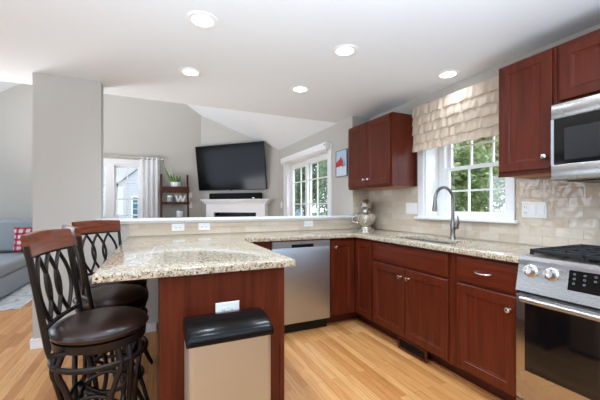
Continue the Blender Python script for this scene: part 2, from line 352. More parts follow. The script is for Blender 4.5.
class MB:
    def __init__(s, m=None): s.bm = bmesh.new(); s.m = m
    def _fin(s, vs, m=None):
        mm = m if m is not None else s.m
        if mm is not None: bmesh.ops.transform(s.bm, matrix=mm, verts=vs)
    def box(s, x0, x1, y0, y1, z0, z1, bev=0., seg=2, m=None):
        r = bmesh.ops.create_cube(s.bm, size=1.)
        vs = r['verts']
        for v in vs:
            v.co = Vector((x0+(v.co.x+.5)*(x1-x0), y0+(v.co.y+.5)*(y1-y0), z0+(v.co.z+.5)*(z1-z0)))
        if bev:
            es = list({e for v in vs for e in v.link_edges})
            g = bmesh.ops.bevel(s.bm, geom=es, offset=bev, segments=seg, affect='EDGES', profile=.5)
            vs = list({v for f in g['faces'] for v in f.verts} | {v for v in vs if v.is_valid})
            seen = set(vs); st = list(vs)
            while st:
                v = st.pop()
                for e in v.link_edges:
                    w = e.other_vert(v)
                    if w not in seen: seen.add(w); st.append(w)
            vs = list(seen)
        s._fin(vs, m); return s
    def tube(s, pts, r, n=10, closed=False, m=None, flat=None):
        """sweep a circle (or an ellipse: flat = second radius) along pts; r may be a list"""
        P = [Vector(p) for p in pts]; k = len(P)
        rs = r if isinstance(r, (list, tuple)) else [r]*k
        T = []
        for i in range(k):
            a = P[(i-1) % k] if (closed or i > 0) else P[i]; b = P[(i+1) % k] if (closed or i < k-1) else P[i]
            T.append((b-a).normalized())
        ref = Vector((0, 0, 1)) if abs(T[0].z) < .9 else Vector((1, 0, 0))
        N = (ref - T[0]*ref.dot(T[0])).normalized()
        rings = []; allv = []
        for i in range(k):
            N = (N - T[i]*N.dot(T[i])).normalized(); B = T[i].cross(N)
            ring = [s.bm.verts.new(P[i] + N*(rs[i]*math.cos(2*PI*j/n)) + B*((flat or rs[i])*math.sin(2*PI*j/n))) for j in range(n)]
            rings.append(ring); allv += ring
        for i in range(k if closed else k-1):
            a, b = rings[i], rings[(i+1) % k]
            for j in range(n): s.bm.faces.new((a[j], a[(j+1) % n], b[(j+1) % n], b[j]))
        if not closed:
            s.bm.faces.new(rings[0][::-1]); s.bm.faces.new(rings[-1])
        s._fin(allv, m); return s
    def lathe(s, prof, n=40, m=None):
        """profile of (radius, z) about local z; starts / ends with r=0 to close"""
        rings = []; allv = []
        for r, z in prof:
            if r <= 1e-6: ring = [s.bm.verts.new((0, 0, z))]
            else: ring = [s.bm.verts.new((r*math.cos(2*PI*j/n), r*math.sin(2*PI*j/n), z)) for j in range(n)]
            rings.append(ring); allv += ring
        for a, b in zip(rings, rings[1:]):
            for j in range(n):
                k = (j+1) % n
                if len(a) == 1 and len(b) == 1: continue
                if len(a) == 1: s.bm.faces.new((a[0], b[j], b[k]))
                elif len(b) == 1: s.bm.faces.new((a[j], a[k], b[0]))
                else: s.bm.faces.new((a[j], a[k], b[k], b[j]))
        s._fin(allv, m); return s
    def prism(s, poly, vec, m=None):
        vec = Vector(vec)
        a = [s.bm.verts.new(p) for p in poly]; b = [s.bm.verts.new(Vector(p)+vec) for p in poly]
        n = len(poly)
        s.bm.faces.new(a); s.bm.faces.new(b[::-1])
        for i in range(n): s.bm.faces.new((a[i], b[i], b[(i+1) % n], a[(i+1) % n]))
        s._fin(a+b, m); return s
    def ball(s, c, r, m=None, u=24, v=14):
        r = r if isinstance(r, (tuple, list)) else (r, r, r)
        g = bmesh.ops.create_uvsphere(s.bm, u_segments=u, v_segments=v, radius=1.)
        for x in g['verts']: x.co = Vector((c[0]+x.co.x*r[0], c[1]+x.co.y*r[1], c[2]+x.co.z*r[2]))
        s._fin(g['verts'], m); return s
    def rects(s, w, h, loops, m=None):
        """concentric rectangular loops (inset, depth) on a w x h front; local x across, y out, z up"""
        R = []; allv = []
        for i, d in loops:
            ring = [s.bm.verts.new(p) for p in ((i, d, i), (w-i, d, i), (w-i, d, h-i), (i, d, h-i))]
            R.append(ring); allv += ring
        for a, b in zip(R, R[1:]):
            for j in range(4): s.bm.faces.new((a[j], a[(j+1) % 4], b[(j+1) % 4], b[j]))
        s.bm.faces.new(R[0][::-1]); s.bm.faces.new(R[-1])
        s._fin(allv, m); return s
    def grid(s, fn, nu, nv, thick=0., m=None):
        """surface from fn(u, v) in 0..1; thick = offset vector for a back side"""
        g = [[s.bm.verts.new(fn(i/nu, j/nv)) for j in range(nv+1)] for i in range(nu+1)]
        allv = [v for row in g for v in row]
        for i in range(nu):
            for j in range(nv): s.bm.faces.new((g[i][j], g[i+1][j], g[i+1][j+1], g[i][j+1]))
        s._fin(allv, m); return s
    def slab(s, xs, ys, keep, z0, z1, bev=0., m=None):
        """plate on a grid of cells; keep(i, j) says whether a cell is solid"""
        nx, ny = len(xs)-1, len(ys)-1
        V = {}
        def v(i, j, t):
            if (i, j, t) not in V: V[(i, j, t)] = s.bm.verts.new((xs[i], ys[j], (z0, z1)[t]))
            return V[(i, j, t)]
        K = lambda i, j: 0 <= i < nx and 0 <= j < ny and keep(i, j)
        for i in range(nx):
            for j in range(ny):
                if not K(i, j): continue
                s.bm.faces.new((v(i, j, 1), v(i+1, j, 1), v(i+1, j+1, 1), v(i, j+1, 1)))
                s.bm.faces.new((v(i, j, 0), v(i, j+1, 0), v(i+1, j+1, 0), v(i+1, j, 0)))
                if not K(i, j-1): s.bm.faces.new((v(i, j, 0), v(i+1, j, 0), v(i+1, j, 1), v(i, j, 1)))
                if not K(i, j+1): s.bm.faces.new((v(i+1, j+1, 0), v(i, j+1, 0), v(i, j+1, 1), v(i+1, j+1, 1)))
                if not K(i-1, j): s.bm.faces.new((v(i, j+1, 0), v(i, j, 0), v(i, j, 1), v(i, j+1, 1)))
                if not K(i+1, j): s.bm.faces.new((v(i+1, j, 0), v(i+1, j+1, 0), v(i+1, j+1, 1), v(i+1, j, 1)))
        vs = list(V.values())
        if bev:
            s.bm.normal_update()
            es = [e for e in s.bm.edges if len(e.link_faces) == 2 and e.calc_face_angle(0) > .5]
            g = bmesh.ops.bevel(s.bm, geom=es, offset=bev, segments=3, affect='EDGES', profile=.5)
            vs = list(s.bm.verts)
        s._fin(vs, m); return s
    def build(s, name, mat, parent=None, smooth=40, kind=None):
        bmesh.ops.recalc_face_normals(s.bm, faces=s.bm.faces)
        if parent is not None:
            bmesh.ops.transform(s.bm, matrix=wmat(parent).inverted(), verts=s.bm.verts)
            base = None
        else:
            co = [v.co for v in s.bm.verts]
            base = Vector(((min(c.x for c in co)+max(c.x for c in co))/2, (min(c.y for c in co)+max(c.y for c in co))/2, min(c.z for c in co)))
            bmesh.ops.translate(s.bm, vec=-base, verts=s.bm.verts)
        me = bpy.data.meshes.new(name); s.bm.to_mesh(me); s.bm.free()
        me.materials.append(mat if not isinstance(mat, str) else M[mat])
        if smooth:
            me.polygons.foreach_set('use_smooth', [True]*len(me.polygons))
            me.set_sharp_from_angle(angle=math.radians(smooth))
        o = bpy.data.objects.new(name, me); C.objects.link(o)
        if parent is not None: o.parent = parent
        else: o.location = base
        if kind: o['kind'] = kind
        return o

def to_mesh(o, parent=None):
    me = bpy.data.meshes.new_from_object(o.evaluated_get(bpy.context.evaluated_depsgraph_get()))
    me.materials.clear(); me.materials.append(o.data.materials[0])
    n, cu_ = o.name, o.data; bpy.data.objects.remove(o); bpy.data.curves.remove(cu_)
    r = bpy.data.objects.new(n, me); C.objects.link(r)
    if parent is not None: r.parent = parent
    return r
def tag(o, label, cat, group=None):
    o['label'] = label; o['category'] = cat
    if group: o['group'] = group
    return o
def thing(name, label, cat, loc=(0, 0, 0), rz=0., group=None):
    o = bpy.data.objects.new(name, None); C.objects.link(o)
    o.empty_display_size = .1
    o.location = loc; o.rotation_euler = (0, 0, rz)
    o.matrix_basis = Matrix.Translation(Vector(loc)) @ Matrix.Rotation(rz, 4, 'Z')
    return tag(o, label, cat, group)
def structure(o, label=None):
    o['kind'] = 'structure'
    return o
def empty_structure(name, loc):
    o = bpy.data.objects.new(name, None); C.objects.link(o); o.location = loc; o['kind'] = 'structure'
    return o
def dup(o, parent=None):
    c = o.copy(); C.objects.link(c)
    if parent is not None: c.parent = parent
    for ch in list(o.children): dup(ch, c)
    return c
def arc(p, q, rise, n=12):
    """points from p to q bowed by the vector rise"""
    p, q, rise = Vector(p), Vector(q), Vector(rise)
    return [p.lerp(q, i/n) + rise*math.sin(PI*i/n) for i in range(n+1)]

# ------------------------------------------------------------------ the setting
XW, YH, ZC = 2.47, 3.33, 2.31           # kitchen right wall, half-wall plane, flat ceiling
XF = 2.22                               # family-room right wall
YA = 7.264; XL = -3.85; YF = 3.68       # far gable wall, left wall, end of the flat ceiling
RX = -.82; PITCH = .66; RZ = ZC + PITCH*(XF-RX)
YB = -2.2                               # kitchen is open behind the photographer
CT = .914                               # counter top

MB().box(XL-.1, XW+.25, YB, YA+.12, -.1, 0).build('floor', 'floor', kind='structure')
MB().box(XL-.1, XW+.25, YB, YF, ZC, ZC+.12).build('ceiling', 'ceiling', kind='structure')
for sgn, xe in ((1, XF), (-1, XL)):
    zl = ZC; w = MB()
    w.prism([(RX, YF, RZ), (xe+sgn*.3, YF, zl-.3*PITCH*(1 if sgn > 0 else 1)), (xe+sgn*.3, YF, zl+.12-.3*PITCH), (RX, YF, RZ+.12)], (0, YA+.12-YF, 0))
    w.build('ceiling', 'ceiling', kind='structure')
# header closing the vault above the flat ceiling
MB().prism([(XL, YF, ZC+.02), (XF, YF, ZC+.02), (RX, YF, RZ+.05)], (0, -.1, 0)).build('wall_header', 'ceiling', kind='structure')
# far gable wall with the twin window opening
WA0, WA1, WZ0, WZ1 = -1.50, -.30, .62, 2.03
w = MB()
vm = Matrix(((1, 0, 0, 0), (0, 0, 1, 0), (0, 1, 0, 0), (0, 0, 0, 1)))    # (a, b, c) -> (a, c, b)
w.slab([XL, WA0, WA1, 1.0], [0, WZ0, WZ1, ZC], lambda i, j: not (i == 1 and j == 1), YA, YA+.14, m=vm)
xr = 1.0; zr = ZC + PITCH*(XF-xr)
w.prism([(XL, YA, ZC), (XL, YA, ZC+.01), (RX, YA, RZ+.02), (xr, YA, zr+.02), (xr, YA, ZC)], (0, .14, 0))
w.build('wall_far', 'wall', kind='structure')
# diagonal fireplace wall
P0, P1 = (XF, 5.93), (.886, YA)
d = Vector((P1[0]-P0[0], P1[1]-P0[1], 0)).normalized(); nB = Vector((d.y, -d.x, 0))
if nB.x > 0: nB = -nB                                              # points into the room
MB().prism([(P0[0], P0[1], 0), (P1[0], P1[1], 0), (P1[0], P1[1], ZC+PITCH*(XF-P1[0])+.02), (P0[0], P0[1], ZC+.02)], -nB*.12).build('wall_diagonal', 'wall', kind='structure')
# family-room right wall with the patio door opening
DY0, DY1, DZ = 3.92, 5.56, 2.0
xm = Matrix(((0, 0, 1, 0), (1, 0, 0, 0), (0, 1, 0, 0), (0, 0, 0, 1)))    # (a, b, c) -> (c, a, b)
MB().slab([YH+.13, DY0, DY1, YA], [0, DZ, ZC+.02], lambda i, j: not (i == 1 and j == 0), XF, XF+.16, m=xm).build('wall_family', 'wall', kind='structure')
# stub wall
MB().box(XF, XW+.25, YH, YH+.13, 0, ZC).build('wall_stub', 'wall', kind='structure')
# kitchen right wall with window opening
KY0, KY1, KZ0, KZ1 = 1.58, 2.40, 1.085, 2.02
MB().slab([YB, KY0, KY1, YH], [0, KZ0, KZ1, ZC], lambda i, j: not (i == 1 and j == 1), XW, XW+.25, m=xm).build('wall_right', 'wall', kind='structure')
# left and rear walls, out of the picture, with openings added to let daylight in
MB().slab([YB, -1.6, 1.5, 3.9, 6.5, YA], [0, .75, 2.15, ZC+.02], lambda i, j: not (i in (1, 3) and j == 1), XL-.14, XL, m=xm).build('wall_left', 'wall', kind='structure')
MB().slab([XL, -2.8, -.9, XW+.25], [0, .8, 2.1, ZC], lambda i, j: not (i == 1 and j == 1), YB-.14, YB, m=vm).build('wall_rear', 'wall', kind='structure')
# column and half wall
MB().box(-.945, -.457, YH, YH+.15, 0, ZC).build('column', 'wall', kind='structure')
MB().box(-.457, XF, YH, YH+.13, 0, 1.045).build('wall_half', 'wall', kind='structure')
led = MB().box(-.49, XF-.002, YH-.05, YH+.19, 1.048, 1.074, bev=.006)
led.box(-.47, XF-.002, YH-.02, YH-.0005, 1.03, 1.047)
led.build('trim_1', 'white', kind='structure')
# tiles
MB().box(-.231, XF, YH-.009, YH-.0005, CT+.0001, 1.029).build('backsplash', 'tile_x', kind='structure')
MB().box(XF+.0005, XW-.010, YH-.009, YH-.0005, CT+.0001, 1.386).build('backsplash', 'tile_x', kind='structure')
tl = MB()
tl.slab([-1.2, 1.505, 2.485, YH-.001], [CT+.0001, 1.064, 1.386], lambda i, j: not (i == 1 and j == 1), XW-.009, XW-.0005, m=xm)
tl.build('backsplash', 'tile_y', kind='structure')

# baseboards
def baseboard(name, *boxes):
    b = MB()
    for x0, x1, y0, y1 in boxes:
        b.box(x0, x1, y0, y1, 0, .085, bev=.004, seg=1)
    b.build(name, 'white', kind='structure')
baseboard('baseboard_column', (-.96, -.44, YH-.015, YH), (-.96, -.945, YH, YH+.15))
baseboard('baseboard_half', (-.44, -.0, YH-.015, YH))
baseboard('baseboard_far', (XL, .80, YA-.015, YA))
baseboard('baseboard_family', (XF-.015, XF, YH+.2, DY0-.12), (XF-.015, XF, DY1+.12, 5.85))

# kitchen window ---------------------------------------------------------------
kw = empty_structure('window_1', (XW, 1.99, KZ0))
b = MB()
for y0, y1 in ((KY1, KY1+.078), (KY0-.072, KY0)):
    b.box(XW-.022, XW-.0005, y0, y1, KZ0-.02, 2.10, bev=.003, seg=1)
b.box(XW-.022, XW-.0005, KY0, KY1, KZ1, 2.10, bev=.003, seg=1)
b.build('casing', 'white', kw)
b = MB()                                                            # white jamb liner
for y0, y1 in ((KY1-.012, KY1-.0005), (KY0+.0005, KY0+.012)): b.box(XW, XW+.25, y0, y1, KZ0, KZ1)
b.box(XW+.0003, XW+.2497, KY0+.0118, KY1-.0118, KZ1-.012, KZ1-.0005); b.box(XW+.0003, XW+.2497, KY0+.0118, KY1-.0118, KZ0+.0003, KZ0+.006)
b.build('jamb', 'white', kw)
MB().box(XW-.055, XW+.2, KY0-.10, KY1+.10, KZ0-.022, KZ0-.0005, bev=.004).build('sill', 'white', kw)
b = MB()
for y0, y1 in ((KY1-.085, KY1-.012), (KY0+.012, KY0+.05)): b.box(XW+.175, XW+.25, y0, y1, KZ0+.006, KZ1-.012, bev=.003, seg=1)
b.box(XW+.1755, XW+.2495, KY0+.049, KY1-.084, KZ1-.05, KZ1-.0125); b.box(XW+.1755, XW+.2495, KY0+.049, KY1-.084, KZ0+.0065, KZ0+.03)
b.build('frame', 'white', kw)
def sash(parent, x, z0, z1):
    s_ = MB(); a0, a1 = KY0+.02, KY1-.04
    s_.box(x-.015, x+.015, a0, a0+.035, z0, z1, bev=.003, seg=1); s_.box(x-.015, x+.015, a1-.085, a1, z0, z1, bev=.003, seg=1)
    g0, g1 = a0+.035, a1-.085
    s_.box(x-.0148, x+.0148, g0-.001, g1+.001, z0+.0002, z0+.035); s_.box(x-.0148, x+.0148, g0-.001, g1+.001, z1-.035, z1-.0002)
    for k in (1, 2):
        yy = g0+(g1-g0)*k/3; s_.box(x-.008, x+.008, yy-.008, yy+.008, z0+.03, z1-.03)
    zz = (z0+z1)/2; s_.box(x-.0075, x+.0075, g0-.002, g1+.002, zz-.008, zz+.008)
    o = s_.build('sash', 'white', parent)
    MB().box(x-.002, x+.002, g0, g1, z0+.03, z1-.03).build('pane', 'glass', o, smooth=0)
sash(kw, XW+.205, KZ0+.02, 1.575)
sash(kw, XW+.237, 1.545, KZ1-.03)

# far twin window ----------------------------------------------------------------
fw = empty_structure('window_2', (-.9, YA, WZ0))
b = MB()
b.box(WA0-.09, WA0, YA-.02, YA-.0005, WZ0-.09, WZ1+.1, bev=.003, seg=1); b.box(WA1, WA1+.09, YA-.02, YA-.0005, WZ0-.09, WZ1+.1, bev=.003, seg=1)
b.box(WA0, WA1, YA-.02, YA-.0005, WZ1, WZ1+.1, bev=.003, seg=1); b.box(WA0, WA1, YA-.02, YA-.0005, WZ0-.09, WZ0, bev=.003, seg=1)
b.build('casing', 'white', fw)
mid = -.84
b = MB()
b.box(mid-.07, mid+.07, YA-.015, YA+.12, WZ0, WZ1, bev=.003, seg=1)
for x0, x1 in ((WA0, WA0+.03), (WA1-.03, WA1)): b.box(x0, x1, YA, YA+.13, WZ0, WZ1)
b.box(WA0+.029, WA1-.029, YA+.0005, YA+.1295, WZ1-.03, WZ1); b.box(WA0+.029, WA1-.029, YA+.0005, YA+.1295, WZ0, WZ0+.03)
b.build('frame', 'white', fw)
for x0, x1 in ((WA0+.03, mid-.07), (mid+.07, WA1-.03)):
    for z0, z1, y in ((WZ0+.03, 1.345, YA+.05), (1.315, WZ1-.03, YA+.085)):
        s_ = MB()
        s_.box(x0, x0+.03, y-.015, y+.015, z0, z1); s_.box(x1-.03, x1, y-.015, y+.015, z0, z1)
        s_.box(x0+.029, x1-.029, y-.0148, y+.0148, z0+.0002, z0+.03); s_.box(x0+.029, x1-.029, y-.0148, y+.0148, z1-.03, z1-.0002)
        xm_ = (x0+x1)/2; s_.box(xm_-.009, xm_+.009, y-.008, y+.008, z0, z1)
        zm_ = (z0+z1)/2; s_.box(x0, x1, y-.0075, y+.0075, zm_-.009, zm_+.009)
        o = s_.build('sash', 'white', fw)
        MB().box(x0+.02, x1-.02, y-.002, y+.002, z0+.02, z1-.02).build('pane', 'glass', o, smooth=0)

# patio door -----------------------------------------------------------------------
pd = empty_structure('door_1', (XF, 4.74, 0))
b = MB()
for y0, y1 in ((DY0-.085, DY0), (DY1, DY1+.075)): b.box(XF-.02, XF-.0005, y0, y1, 0, 2.075, bev=.003, seg=1)
b.box(XF-.02, XF-.0005, DY0, DY1, DZ, 2.075, bev=.003, seg=1)
b.build('casing', 'white', pd)
b = MB()
for y0, y1 in ((DY0+.0005, DY0+.045), (DY1-.06, DY1-.0005)): b.box(XF+.002, XF+.15, y0, y1, .0, DZ-.0005)
b.box(XF+.002, XF+.15, DY0+.045, DY1-.06, DZ-.05, DZ-.0005); b.box(XF+.002, XF+.15, DY0+.045, DY1-.06, .0, .03)
b.build('frame', 'white', pd)
ym = (DY0+DY1)/2
for y0, y1, x in ((DY0+.045, ym+.04, XF+.055), (ym-.04, DY1-.06, XF+.105)):
    s_ = MB(); z0, z1 = .03, DZ-.05
    s_.box(x-.02, x+.02, y0, y0+.07, z0, z1, bev=.003, seg=1); s_.box(x-.02, x+.02, y1-.07, y1, z0, z1, bev=.003, seg=1)
    s_.box(x-.0198, x+.0198, y0+.069, y1-.069, z1-.075, z1-.0003); s_.box(x-.0198, x+.0198, y0+.069, y1-.069, z0+.0003, z0+.16)
    g0, g1 = y0+.07, y1-.07
    for k in (1,):
        yy = g0+(g1-g0)/2
        s_.box(x-.009, x+.009, yy-.01, yy+.01, z0+.1, z1-.05)
    for zz in (.45, .84, 1.23, 1.62):
        s_.box(x-.0085, x+.0085, g0, g1, zz-.01, zz+.01)
    o = s_.build('door_panel', 'white', pd)
    MB().box(x-.003, x+.003, g0, g1, z0+.16, z1-.075).build('pane', 'glass', o, smooth=0)
h_ = MB(); h_.tube([(XF+.035, DY1-.10, .98), (XF+.005, DY1-.10, .98), (XF+.005, DY1-.10, 1.16), (XF+.035, DY1-.10, 1.16)], .009)
h_.build('door_handle', 'white_plastic', pd)
sh = thing('roller_shade', 'white roller shade cassette mounted across the top of the patio door', 'blind', (XF, ym, 1.97))
MB().box(XF-.095, XF-.021, DY0-.07, DY1+.045, 1.985, 2.085, bev=.012).build('cassette', 'white', sh)
MB().tube([(XF-.055, DY0-.03, 1.975), (XF-.055, DY1+.05, 1.975)], .012).build('bottom_bar', 'white', sh)
MB().tube([(XF-.1, DY0-.045, 2.06), (XF-.1, DY0-.045, 2.03)], .012).build('end_clip', 'nickel', sh)

# ------------------------------------------------------------------ cabinet helpers
DOOR = lambda t=.02, fr=.055: [(0, 0), (0, t-.004), (.004, t), (fr, t), (fr+.004, t-.005), (fr+.010, t-.007), (fr+.014, t-.011), (fr+.02, t-.011)]
DRAWER = lambda t=.02: [(0, 0), (0, t-.007), (.004, t-.005), (.010, t-.004), (.014, t), (.02, t)]
def knob(parent, mtx, x, z, y0, mat='nickel'):
    k = MB(mtx); a = Matrix(((1, 0, 0, x), (0, 0, 1, y0), (0, 1, 0, z), (0, 0, 0, 1)))
    k.lathe([(0, 0), (.009, 0), (.006, .004), (.0055, .014), (.013, .019), (.016, .024), (.0145, .029), (.008, .032), (0, .033)], 20, m=mtx @ a)
    return k.build('knob', mat, parent)
def cab_door(parent, mtx, x0, x1, z0, z1, y0=0., knob_at=None, name='door'):
    t = MB(); t.rects(x1-x0, z1-z0, DOOR(), m=mtx @ Matrix.Translation((x0, y0, z0)))
    o = t.build(name, 'cherry_v', parent, smooth=30)
    if knob_at: knob(o, mtx, knob_at[0], knob_at[1], y0+.02)
    return o
def cab_drawer(parent, mtx, x0, x1, z0, z1, y0=0., pull=False, name='drawer'):
    t = MB(); t.rects(x1-x0, z1-z0, DRAWER(), m=mtx @ Matrix.Translation((x0, y0, z0)))
    o = t.build(name, 'cherry_h', parent, smooth=30)
    if pull:
        xc, zc = (x0+x1)/2, (z0+z1)/2+.005; p = MB()
        pts = [(xc-.048, y0+.02, zc), (xc-.048, y0+.036, zc-.002), (xc-.036, y0+.047, zc-.004), (xc, y0+.052, zc-.006), (xc+.036, y0+.047, zc-.004), (xc+.048, y0+.036, zc-.002), (xc+.048, y0+.02, zc)]
        p.tube(pts, [.008, .006, .0055, .0065, .0055, .006, .008], 10, m=mtx)
        p.build('handle', 'nickel', o)
    return o

XB = 1.845                 # face-frame plane of the right-hand base run (doors stand proud by .02)
YBK = 2.715                # face-frame plane of the back run
TK = .105                  # toe kick height
UB = CT-.036               # underside of the counter
def face(o, u, n): return frame(o, u, n)

# lazy-susan corner cabinet
t = thing('corner_cabinet', 'dark cherry corner base cabinet with a folding door beside the dishwasher', 'cabinet', (2.0, 2.9, 0))
b = MB(); b.prism([(1.545, YBK, TK), (XB, YBK, TK), (XB, 2.432, TK), (XW-.012, 2.432, TK), (XW-.012, YH-.012, TK), (1.545, YH-.012, TK)], (0, 0, UB-TK))
b.build('carcass', 'cherry_v', t, smooth=0)
b = MB(); b.prism([(1.545, YBK+.075, 0), (XB+.075, YBK+.075, 0), (XB+.075, 2.432, 0), (XB+.09, 2.432, 0), (XB+.09, YBK+.09, 0), (1.545, YBK+.09, 0)], (0, 0, TK))
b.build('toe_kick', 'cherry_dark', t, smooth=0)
mY = face((0, YBK, 0), (1, 0, 0), (0, -1, 0))        # local x = world X
mX = face((XB, 0, 0), (0, 1, 0), (-1, 0, 0))         # local x = world Y
cab_door(t, mY, 1.552, XB-.024, .125, .855, knob_at=(1.552+.045, .79))
cab_door(t, mX, 2.437, YBK-.024, .125, .855)

# sink base
t = thing('sink_cabinet', 'dark cherry sink base cabinet with two doors and a false drawer front under the faucet', 'cabinet', (2.1, 1.98, 0))
b = MB(); b.box(XB, XB+.02, 1.522, 2.43, TK, UB); b.box(XB+.02, XW-.012, 1.522, 1.54, TK, UB); b.box(XB+.02, XW-.012, 2.412, 2.43, TK, UB); b.box(XB+.02, XW-.012, 1.54, 2.412, TK, TK+.02)
b.build('carcass', 'cherry_v', t, smooth=0)
b = MB(); b.slab([1.522, 1.80, 2.08, 2.43], [0, .02, .083, TK], lambda i, j: not (i == 1 and j == 1), XB+.075, XB+.09, m=xm)
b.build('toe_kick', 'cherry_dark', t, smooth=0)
cab_drawer(t, mX, 1.575, 2.405, .70, .855, name='false_drawer')
cab_door(t, mX, 1.575, 1.985, .125, .682, knob_at=(1.985-.04, .612))
cab_door(t, mX, 1.995, 2.405, .125, .682, knob_at=(1.995+.04, .612))
# floor register in the toe kick
v = thing('toe_kick_vent', 'black louvred heating register set in the toe kick under the sink cabinet', 'vent', (XB+.01, 1.94, .0))
vy0, vy1 = 1.785, 2.095
b = MB()
b.box(XB+.004, XB+.0205, vy0, vy1, .006, .020, bev=.002, seg=1); b.box(XB+.004, XB+.0205, vy0, vy1, .086, .100, bev=.002, seg=1)
b.box(XB+.0045, XB+.020, vy0, vy0+.014, .020, .086); b.box(XB+.0045, XB+.020, vy1-.014, vy1, .020, .086)
b.build('frame', 'cherry_h', v, smooth=0)
b = MB(); b.box(XB+.0195, XB+.035, vy0+.015, vy1-.015, .0205, .0855)
for k in range(22):
    y = vy0+.020+k*.0125; b.box(XB+.012, XB+.019, y, y+.004, .022, .084)
for k in range(3): b.box(XB+.011, XB+.0185, vy0+.0145, vy1-.0145, .034+k*.017, .037+k*.017)
b.build('grille', 'black_plastic', v, smooth=0)
b = MB(); b.box(XB+.0355, XB+.0745, vy0+.03, vy1-.03, .03, .08); b.build('duct', 'dark_gap', v, smooth=0)

# drawer base
t = thing('drawer_cabinet', 'dark cherry base cabinet with one drawer over one door next to the range', 'cabinet', (2.1, 1.30, 0))
b = MB(); b.box(XB, XW-.012, 1.092, 1.520, TK, UB); b.build('carcass', 'cherry_v', t, smooth=0)
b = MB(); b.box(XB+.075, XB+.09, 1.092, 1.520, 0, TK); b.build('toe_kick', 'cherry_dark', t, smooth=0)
cab_drawer(t, mX, 1.115, 1.500, .70, .855, pull=True)
cab_door(t, mX, 1.115, 1.500, .125, .682, knob_at=(1.115+.035, .605))

# peninsula cabinets
t = thing('peninsula_cabinet', 'dark cherry peninsula base with a plain end panel behind the trash can', 'cabinet', (.3, 2.2, 0))
PX0, PX1, PY0 = .012, .605, 1.545
b = MB(); b.box(PX0+.02, PX1-.022, PY0+.02, 2.72, TK, UB); b.box(PX0+.02, .935, 2.72, YH-.012, TK, UB)
b.build('carcass', 'cherry_v', t, smooth=0)
b = MB(); b.box(PX0, PX1-.024, PY0, PY0+.02, 0, UB); b.build('end_panel', 'cherry_v', t, smooth=0)
b = MB(); b.box(PX1-.024, PX1+.002, PY0-.004, PY0+.03, 0, UB, bev=.002, seg=1); b.build('corner_stile', 'cherry_v', t)
b = MB(); b.box(PX0, PX0+.018, PY0+.02, YH-.018, 0, UB); b.build('back_panel', 'cherry_v', t, smooth=0)
b = MB(); b.box(PX1-.022, PX1-.002, PY0+.03, 2.70, TK, UB); b.build('face_frame', 'cherry_v', t, smooth=0)
b = MB(); b.box(PX1-.09, PX1-.075, PY0+.02, 2.79, 0, TK); b.box(PX1-.075, .935, 2.79, 2.805, 0, TK); b.build('toe_kick', 'cherry_dark', t, smooth=0)
mP = face((PX1-.002, 0, 0), (0, 1, 0), (1, 0, 0))
for y0, y1 in ((1.60, 2.02), (2.05, 2.60)):
    cab_drawer(t, mP, y0, y1, .70, .855, pull=True); cab_door(t, mP, y0, y1, .125, .682, knob_at=(y1-.04, .61))
b = MB(); b.box(.62, .935, YBK, YBK+.02, TK, UB); b.build('filler_panel', 'cherry_v', t, smooth=0)

b = MB(); b.box(XB+.062, XB+.0745, 1.092, 1.78, 0, .016, bev=.004); b.box(XB+.062, XB+.0745, 2.10, YBK+.0745, 0, .016, bev=.004); b.box(1.545, XB+.0615, YBK+.062, YBK+.0745, 0, .016, bev=.004)
b.build('trim_2', 'shoe_wood', kind='structure')
# upper cabinets
XU = 2.14
mU = face((XU, 0, 0), (0, 1, 0), (-1, 0, 0))
UZ0, UZ1 = 1.388, 2.135
t = thing('upper_cabinet', 'dark cherry two-door wall cabinet above the stand mixer', 'cabinet', (2.3, 2.9, UZ0))
b = MB(); b.box(XU, XW-.001, 2.505, YH-.04, UZ0+.012, UZ1, bev=.002, seg=1); b.build('carcass', 'cherry_v', t)
b = MB(); b.box(XU+.02, XW-.012, 2.52, YH-.055, UZ0+.005, UZ0+.0115); b.build('bottom_panel', 'cab_inside', t, smooth=0)
b = MB(); b.box(XU-.001, XU+.019, 2.505, YH-.04, UZ0, UZ0+.0115); b.build('bottom_rail', 'cherry_h', t, smooth=0)
cab_door(t, mU, 2.525, 2.893, UZ0+.03, UZ1-.02, knob_at=(2.893-.035, UZ0+.10))
cab_door(t, mU, 2.903, 3.272, UZ0+.03, UZ1-.02, knob_at=(2.903+.035, UZ0+.10))
t = thing('upper_cabinet', 'tall narrow dark cherry wall cabinet with one door beside the microwave', 'cabinet', (2.3, 1.25, UZ0))
b = MB(); b.box(XU, XW-.011, 1.074, 1.425, UZ0+.012, UZ1, bev=.002, seg=1); b.build('carcass', 'cherry_v', t)
b = MB(); b.box(XU-.001, XU+.019, 1.074, 1.425, UZ0, UZ0+.0115); b.build('bottom_rail', 'cherry_h', t, smooth=0)
b = MB(); b.box(XU+.02, XW-.012, 1.08, 1.42, UZ0+.005, UZ0+.0115); b.build('bottom_panel', 'cab_inside', t, smooth=0)
cab_door(t, mU, 1.094, 1.412, UZ0+.03, UZ1-.012, knob_at=(1.094+.03, UZ0+.10))
t = thing('over_range_cabinet', 'short dark cherry wall cabinet mounted above the microwave', 'cabinet', (2.3, .69, 1.78))
b = MB(); b.box(XU, XW-.011, .31, 1.072, 1.776, UZ1, bev=.002, seg=1); b.build('carcass', 'cherry_v', t)
cab_door(t, mU, .70, 1.055, 1.80, UZ1-.03, knob_at=(.73, 1.85)); cab_door(t, mU, .325, .69, 1.80, UZ1-.03, knob_at=(.66, 1.85))

